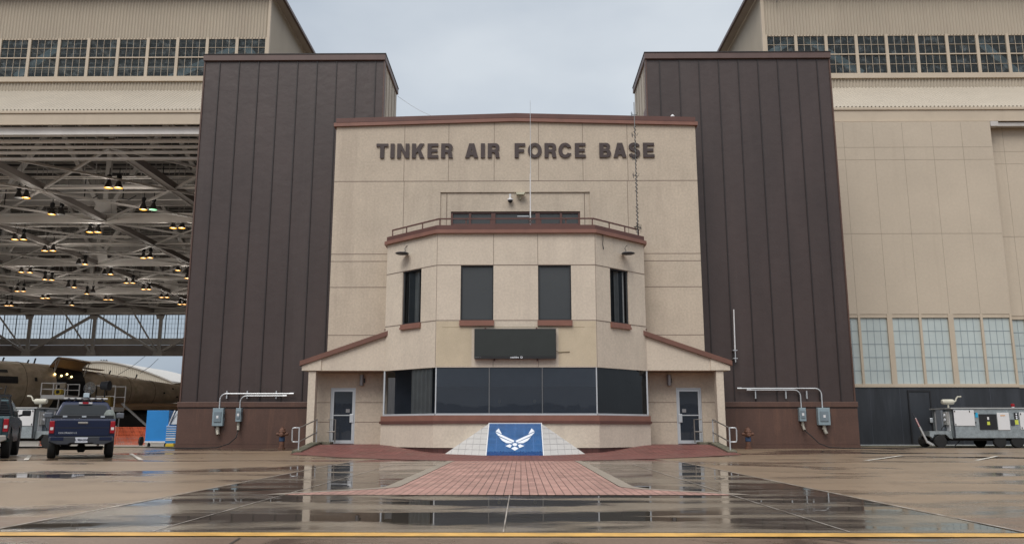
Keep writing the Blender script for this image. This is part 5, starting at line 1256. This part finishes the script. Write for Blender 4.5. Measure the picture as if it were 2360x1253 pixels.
# ============================================================ GROUND POWER CARTS
def cart(label, loc, mir):
    """left end at x=0, body along +x, side faces -y"""
    T_ = thing('ground_power_cart', label, 'ground power cart', (0, 0, 0), 'wheeled ground power carts')
    bx('chassis', galv, T_, -.75, 4.3, .35, 1.5, .50, .70)
    bx('body', galv, T_, 0, 4.4, .0, 1.85, .42, 1.66, bev=.01)
    bx('roof', M('cart_roof', (.45, .46, .46), .45, .3), T_, -.10, 4.45, -.04, 1.90, 1.665, 1.72)
    bx('access_panel', white_p, T_, 0.020, 0.900, -.03, -.002, .94, 1.61, bev=.01)
    bx('radiator_grille', black, T_, 1.100, 1.850, -.03, -.002, .78, 1.44); bx('access_panel', white_p, T_, 1.880, 2.400, -.035, -.002, .76, 1.50, bev=.01)
    bx('access_panel', white_p, T_, 2.850, 3.800, -.03, -.002, .78, 1.52, bev=.01)
    for (ya, yb_, za, zb_, d_, m_, n_) in ((1.25, 1.60, .62, 1.58, .03, white_p, 'control_panel'), (.30, .62, .62, 1.56, .03, white_p, 'control_panel'), (.72, 1.22, .74, 1.63, .16, M('breaker_grey', (.2, .22, .25), .5), 'breaker_box'), (.34, .66, .98, 1.54, .12, M('meter_grey', (.36, .36, .35), .5), 'meter_box')):
        bx(n_, m_, T_, -d_, -.002, ya, yb_, za, zb_, bev=.008)
    for z_ in (1.2, 1.4): MB().lathe([(.06, -.16), (.06, -.121)], (0, .50, z_), 12, 'x').build('gauge', mark_w, T_)
    bx('corner_post', trim_d, T_, -.012, .03, -.012, .05, .45, 1.655)
    bx('gauge_panel', black, T_, 2.630, 2.800, -.025, -.002, 1.22, 1.5)
    for z_ in (1.44, 1.34, 1.26): MB().lathe([(.035, -.04), (.035, -.026)], (2.715, 0, z_), 12, 'y').build('gauge', mark_w, T_)
    bx('warning_label', M('warning_yellow', (.55, .6, .08), .5), T_, 2.640, 2.780, -.02, -.002, 1.0, 1.19); bx('warning_label', M('warning_yellow', (.55, .6, .08), .5), T_, 1.420, 1.540, -.038, -.031, .98, 1.12)
    bx('warning_label', white_p, T_, 1.440, 1.520, -.038, -.031, 1.2, 1.32); bx('blue_label', M('label_blue', (.02, .35, .6), .5), T_, 0.950, 1.060, -.02, -.002, 1.3, 1.5); bx('maker_plate', M('orange_plate', (.6, .3, .1), .5), T_, 2.020, 2.220, -.042, -.036, 1.36, 1.40)
    bx('rail_label', white_p, T_, -.5, -.25, .32, .349, .58, .63)
    bx('socket_box', trim_d, T_, 2.450, 2.620, -.02, -.002, .95, 1.2)
    mb = MB()
    for (x_, z_) in ((.76, 1.56), (1.40, 1.56), (.76, 1.0), (3.6, 1.45), (3.6, .85), (1.63, 1.48), (1.63, 1.08)): mb.box(x_-.715, x_-.685, -.05, -.031, z_-.035, z_+.035)
    mb.build('latch', black, T_)
    # exhaust silencer
    MB().lathe([(.03, -.28), (.10, -.27), (.115, -.2), (.115, .2), (.10, .24), (.04, .26)], (.08, .5, 1.98), 16, 'x').build('silencer', M('cream_silencer', (.50, .48, .40), .5), T_, smooth=False)
    MB().tube([(.33, .5, 1.98), (.42, .5, 2.02), (.46, .5, 2.12), (.52, .5, 2.2), (.68, .5, 2.21)], .035, 8).tube([(.08, .5, 1.9), (.08, .5, 1.7)], .04, 8).build('exhaust_pipe', M('cream_silencer', (.50, .48, .40), .5), T_)
    MB().lathe([(.06, 0), (.06, .05)], (2.80, .3, 1.72), 12).build('beacon_base', white_p, T_); MB().lathe([(.075, .05), (.075, .16), (.04, .18)], (2.80, .3, 1.72), 12).build('beacon', red_l, T_)
    MB().tube([(-.15, .6, .95), (-.30, .5, .82), (-.34, .42, .6), (-.3, .3, .4)], .022, 6).build('lead', rubber, T_)
    for x_, y_ in ((-.55, .25), (-.55, 1.66), (1.95, .12), (2.70, .12), (1.95, 1.66)):
        Wh = MB().lathe([(.13, -.09), (.25, -.085), (.275, -.05), (.275, .05), (.25, .085), (.13, .09)], (x_, y_, .275), 22, 'y').build('tyre', rubber, T_)
        MB().lathe([(.02, -.075), (.10, -.07), (.135, -.05), (.135, .05), (.02, .06)], (x_, y_, .275), 16, 'y').build('rim', M('rim_dark', (.05, .05, .055), .5), Wh)
    mb = MB(); mb.prism([(-1.0, .62), (-1.0, .5), (-.88, .42), (-.80, .58), (-.3, .58), (-.16, .42), (-.02, .38), (-.02, .72), (-1.0, .72)], .18, .42, 'y'); mb.build('mudguard', galv, T_)
    mb = MB(); mb.box(-1.0, -.1, .5, 1.3, .18, .34); mb.box(-.1, 3.1, .3, 1.5, .30, .42); mb.build('axle', near_black_m, T_)
    # raised tow bar with striped sleeve
    MB().bar((-1.07, .3, .2), (-1.37, .3, .92), .07, .07).bar((-.85, .3, .12), (-1.09, .3, .26), .10, .10).build('tow_bar', M('tow_bar_grey', (.38, .38, .38), .5), T_)
    mb = MB()
    for k in range(6): t = k/6; mb.bar((-1.37-.14*t, .3, .92+.36*t), (-1.37-.14*(t+.085), .3, .92+.36*(t+.085)), .055, .055)
    mb.build('tow_stripe', M('stripe_red', (.4, .08, .08), .6), T_)
    MB().bar((-1.37, .3, .92), (-1.51, .3, 1.28), .045, .045).build('tow_sleeve', white_p, T_); MB().bar((-1.51, .3, 1.28), (-1.58, .3, 1.43), .04, .05).bar((-1.60, .3, 1.41), (-1.63, .3, 1.52), .05, .03).build('tow_eye', trim_d, T_)
    T_.location = loc
    if mir: T_.scale = (-1, 1, 1)
    return T_
p = PY(2204, 1031, 36.8); cart('silver ground power cart with white panels standing before the charcoal hangar doors', (p.x, 36.8, 0), False)
p = PY(71, 1034, 35.6); c_ = cart('silver ground power cart between the two parked pickups by the open hangar', (p.x, 35.6, 0), True)
# ============================================================ PICKUPS  (rear faces -y, forward +y, origin under the tailgate)
def pickup(label, paint, loc, rz, sc=1.0, style=0):
    T_ = thing('pickup_truck', label, 'pickup truck', (0, 0, 0), None)
    L_ = 4.9; W_ = .87
    def arc2(yc, r, z0=.40): return [(yc+r*math.cos(R(a)), .36+r*math.sin(R(a))) for a in range(180, -1, -15)]
    prof = [(0.0, .50), (0.52, .44)] + [(yc_, z_) for yc_, z_ in arc2(.98, .44)] + [(1.9, .36), (3.2, .36)] + arc2(3.95, .44) + [(4.75, .42), (4.88, .6), (4.85, .86), (4.6, .98), (3.7, 1.04), (3.6, 1.07), (0.02, 1.07), (-.015, 1.0)]
    bd = MB().prism(prof, -W_, W_, 'x').build('body', paint, T_, bev=.045, segs=3)
    # cab as a loft
    sec = [(1.05, 1.72, 3.72, .83), (1.25, 1.80, 3.52, .80), (1.50, 1.93, 3.15, .70), (1.60, 2.02, 2.95, .64), (1.635, 2.15, 2.75, .55)]
    mb = MB(); 
    for (z_, ya, yb_, hw) in sec: mb.v += [(-hw, ya, z_), (hw, ya, z_), (hw, yb_, z_), (-hw, yb_, z_)]
    for i in range(len(sec)-1):
        for k in range(4): j = (k+1) % 4; mb.f.append((4*i+k, 4*i+j, 4*i+4+j, 4*i+4+k))
    mb.f.append((16, 17, 18, 19)); mb.build('cab', paint, T_, bev=.04, segs=3)
    lerp = lambda z_, i: next(a[i]+(b[i]-a[i])*(z_-a[0])/(b[0]-a[0]) for a, b in zip(sec, sec[1:]) if a[0] <= z_ <= b[0])
    mb = MB(); zs_ = [1.12, 1.25, 1.4, 1.5, 1.53]
    mb.sheet(lambda u, z_: (u*(lerp(z_, 3)-.10-(.05 if z_ > 1.51 else 0)), lerp(z_, 1)-.012, z_), [-1, -.5, 0, .5, 1], zs_); mb.build('rear_window', carglass, T_)
    for s in (-1, 1):
        mb = MB(); mb.sheet(lambda u, z_: (s*(lerp(z_, 3)+.012), lerp(z_, 1)+.16+(lerp(z_, 2)-lerp(z_, 1)-.36)*u, z_), [0, 1], [1.12, 1.25, 1.4, 1.5]); mb.build('side_window', carglass, T_)
        mb = MB(); mb.box(s*1.06-.12, s*1.06+.12, 3.25, 3.34, 1.12, 1.30); mb.build('mirror', M('mirror_grey', (.12, .13, .15), .4) if style == 0 else black, T_, bev=.035, segs=3)
        MB().bar((s*.85, 3.32, 1.12), (s*1.0, 3.3, 1.16), .05, .06).build('mirror_arm', black, T_)
        tl = MB(); tl.box(s*.80-.065, s*.80+.065, -.03, .14, .64, 1.0); tl = tl.build('tail_light', red_l, T_, bev=.02); bx('reverse_lens', clear_l, tl, s*.80-.04, s*.80+.04, -.037, -.031, .74, .82)
        for yc in (.98, 3.95):
            ty = MB().lathe([(.18, -.11), (.33, -.11), (.36, -.08), (.36, .08), (.33, .11), (.18, .11)], (s*.78, yc, .36), 26, 'x').build('tyre', rubber, T_)
            MB().lathe([(.03, -.09*1), (.12, -.08), (.205, -.06), (.205, .09), (.03, .095)], (s*.78, yc, .36), 20, 'x').build('rim', silver, ty)
            MB().box(min(s*.2, s*.84), max(s*.2, s*.84), yc-.40, yc+.40, .46, .80).build('wheel_well', black, T_)
        bx('mud_flap', rubber, T_, s*.78-.12, s*.78+.12, 1.43, 1.45, .14, .5)
    # tailgate
    tg = MB().box(-.72, .72, -.045, .0, .56, 1.03).build('tailgate', paint, T_, bev=.02); MB().box(-.13, .13, -.065, -.046, .92, .975).build('handle', silver if style == 0 else black, tg, bev=.01)
    MB().prism([(-.70, .80), (-.2, .79), (.05, .80), (.70, .80), (.70, .815), (-.70, .815)], -.05, -.046, 'y').build('crease', black, tg)
    # bumper
    bp = MB(); bm_ = trim_d if style == 0 else silver
    bp.prism([(-.84, .55), (.84, .55), (.86, .42), (.62, .32), (.34, .32), (.30, .36), (-.30, .36), (-.34, .32), (-.62, .32), (-.86, .42)], -.17, -.03, 'y'); bp = bp.build('bumper', bm_, T_, bev=.02)
    if style == 0:
        bx('bumper_top', paint, bp, -.80, -.47, -.18, -.171, .44, .54, bev=.005); bx('bumper_top', paint, bp, .47, .80, -.18, -.171, .44, .54, bev=.005)
        pl = bx('number_plate', M('plate_white', (.55, .57, .62), .5), T_, -.165, .165, -.19, -.18, .375, .53)
        text_mesh('plate_text', 'L 98A204', .085, navy, pl, FACE(0, -.192, .45), off=.002)
        text_mesh('badge', 'COLORADO LS', .07, M('chrome_badge', (.55, .57, .6), .3, .6), tg, FACE(-.38, -.048, .655), off=.001)
    MB().tube([(-.6, .98, .3), (.6, .98, .3)], .06, 8).lathe([(.05, -.12), (.13, -.08), (.13, .08), (.05, .12)], (0, .98, .3), 12, 'x').build('axle', rubber, T_)
    MB().box(-.6, .6, .3, 4.5, .32, .42).build('underbody', near_black_m, T_); MB().tube([(.45, .1, .3), (.45, 1.6, .32)], .035, 8).build('exhaust', steel_d, T_)
    if style == 0:
        bar_ = MB().box(-.63, .63, 2.15, 2.42, 1.69, 1.755).build('light_bar', M('bar_lens', (.45, .44, .43), .3), T_, bev=.02)
        for k in range(6): bx('lens_divider', trim_d, bar_, -.52+.19*k, -.46+.19*k, 2.14, 2.149, 1.70, 1.745)
        mb = MB(); mb.box(-.5, -.45, 2.2, 2.35, 1.62, 1.69); mb.box(.45, .5, 2.2, 2.35, 1.62, 1.69); mb.build('bar_foot', black, bar_)
        MB().box(-.085, .085, 2.1, 2.3, 1.76, 1.90).build('roof_unit', M('pale_blue_unit', (.42, .50, .55), .5), T_, bev=.015)
        b3 = MB().box(-.19, .19, 1.90, 1.96, 1.555, 1.605).build('brake_light', clear_l, T_); bx('red_lens', red_l, b3, -.085, .085, 1.885, 1.899, 1.55, 1.61)
        tb = MB().box(-.83, .83, 1.15, 1.65, 1.071, 1.19).build('tool_box', black, T_, bev=.015)
        for x_ in (-.52, .0, .52): bx('latch', alu, tb, x_-.06, x_+.06, 1.13, 1.149, 1.12, 1.17)
    else:
        mb = MB()
        mb.bar((-.8, 1.72, 1.07), (-.66, 1.80, 1.68), .05, .05).bar((.8, 1.72, 1.07), (.66, 1.80, 1.68), .05, .05).bar((-.68, 1.80, 1.68), (.68, 1.80, 1.68), .05, .05)
        for k in range(7): mb.bar((-.76+.015*k, 1.72+.012*k, 1.14+.075*k), (.76-.015*k, 1.72+.012*k, 1.14+.075*k), .03, .03)
        for x_ in (-.45, -.15, .15, .45): mb.bar((x_, 1.72, 1.1), (x_, 1.8, 1.68), .03, .03)
        mb.build('cab_guard', black, T_)
        MB().box(-.66, .66, 2.1, 2.6, 1.68, 1.74).tube([(.5, 2.2, 1.74), (.52, 2.2, 2.0)], .015, 6).tube([(.3, 2.2, 1.74), (.3, 2.2, 1.9), (.42, 2.2, 1.92)], .02, 6).build('roof_rack', black, T_)
    for ch in T_.children:
        if ch.name.split('.')[0] not in ('tyre', 'axle'): ch.location.z += .10
    T_.location = loc; T_.rotation_euler = (0, 0, rz); T_.scale = (sc, sc, sc)
    return T_
p = PY(189, 1000, 24.85); pickup('dark blue pickup truck with roof light bar parked facing the open hangar', navy, (p.x, 24.85, G(25)), R(27), 1.0, 0)
p = PY(250, 952, 26.3); T_ = props(MB().lathe([(.19, 0), (.21, .1), (.17, .24), (.11, .36), (.04, .39)], (p.x-.10, 26.6, 1.02), 7).lathe([(.09, -.02), (.11, .02)], (p.x+.02, 26.36, 1.19), 10, 'y').build('covered_sack', cloth_g, smooth=True), 'grey cloth sack standing in the bed of the blue pickup', 'sack')
p = PY(-78, 1000, 24.0); pickup('teal pickup truck with black cab guard cut by the left edge of the view', teal, (p.x, 24.2, G(25)), R(27), 1.06, 1)
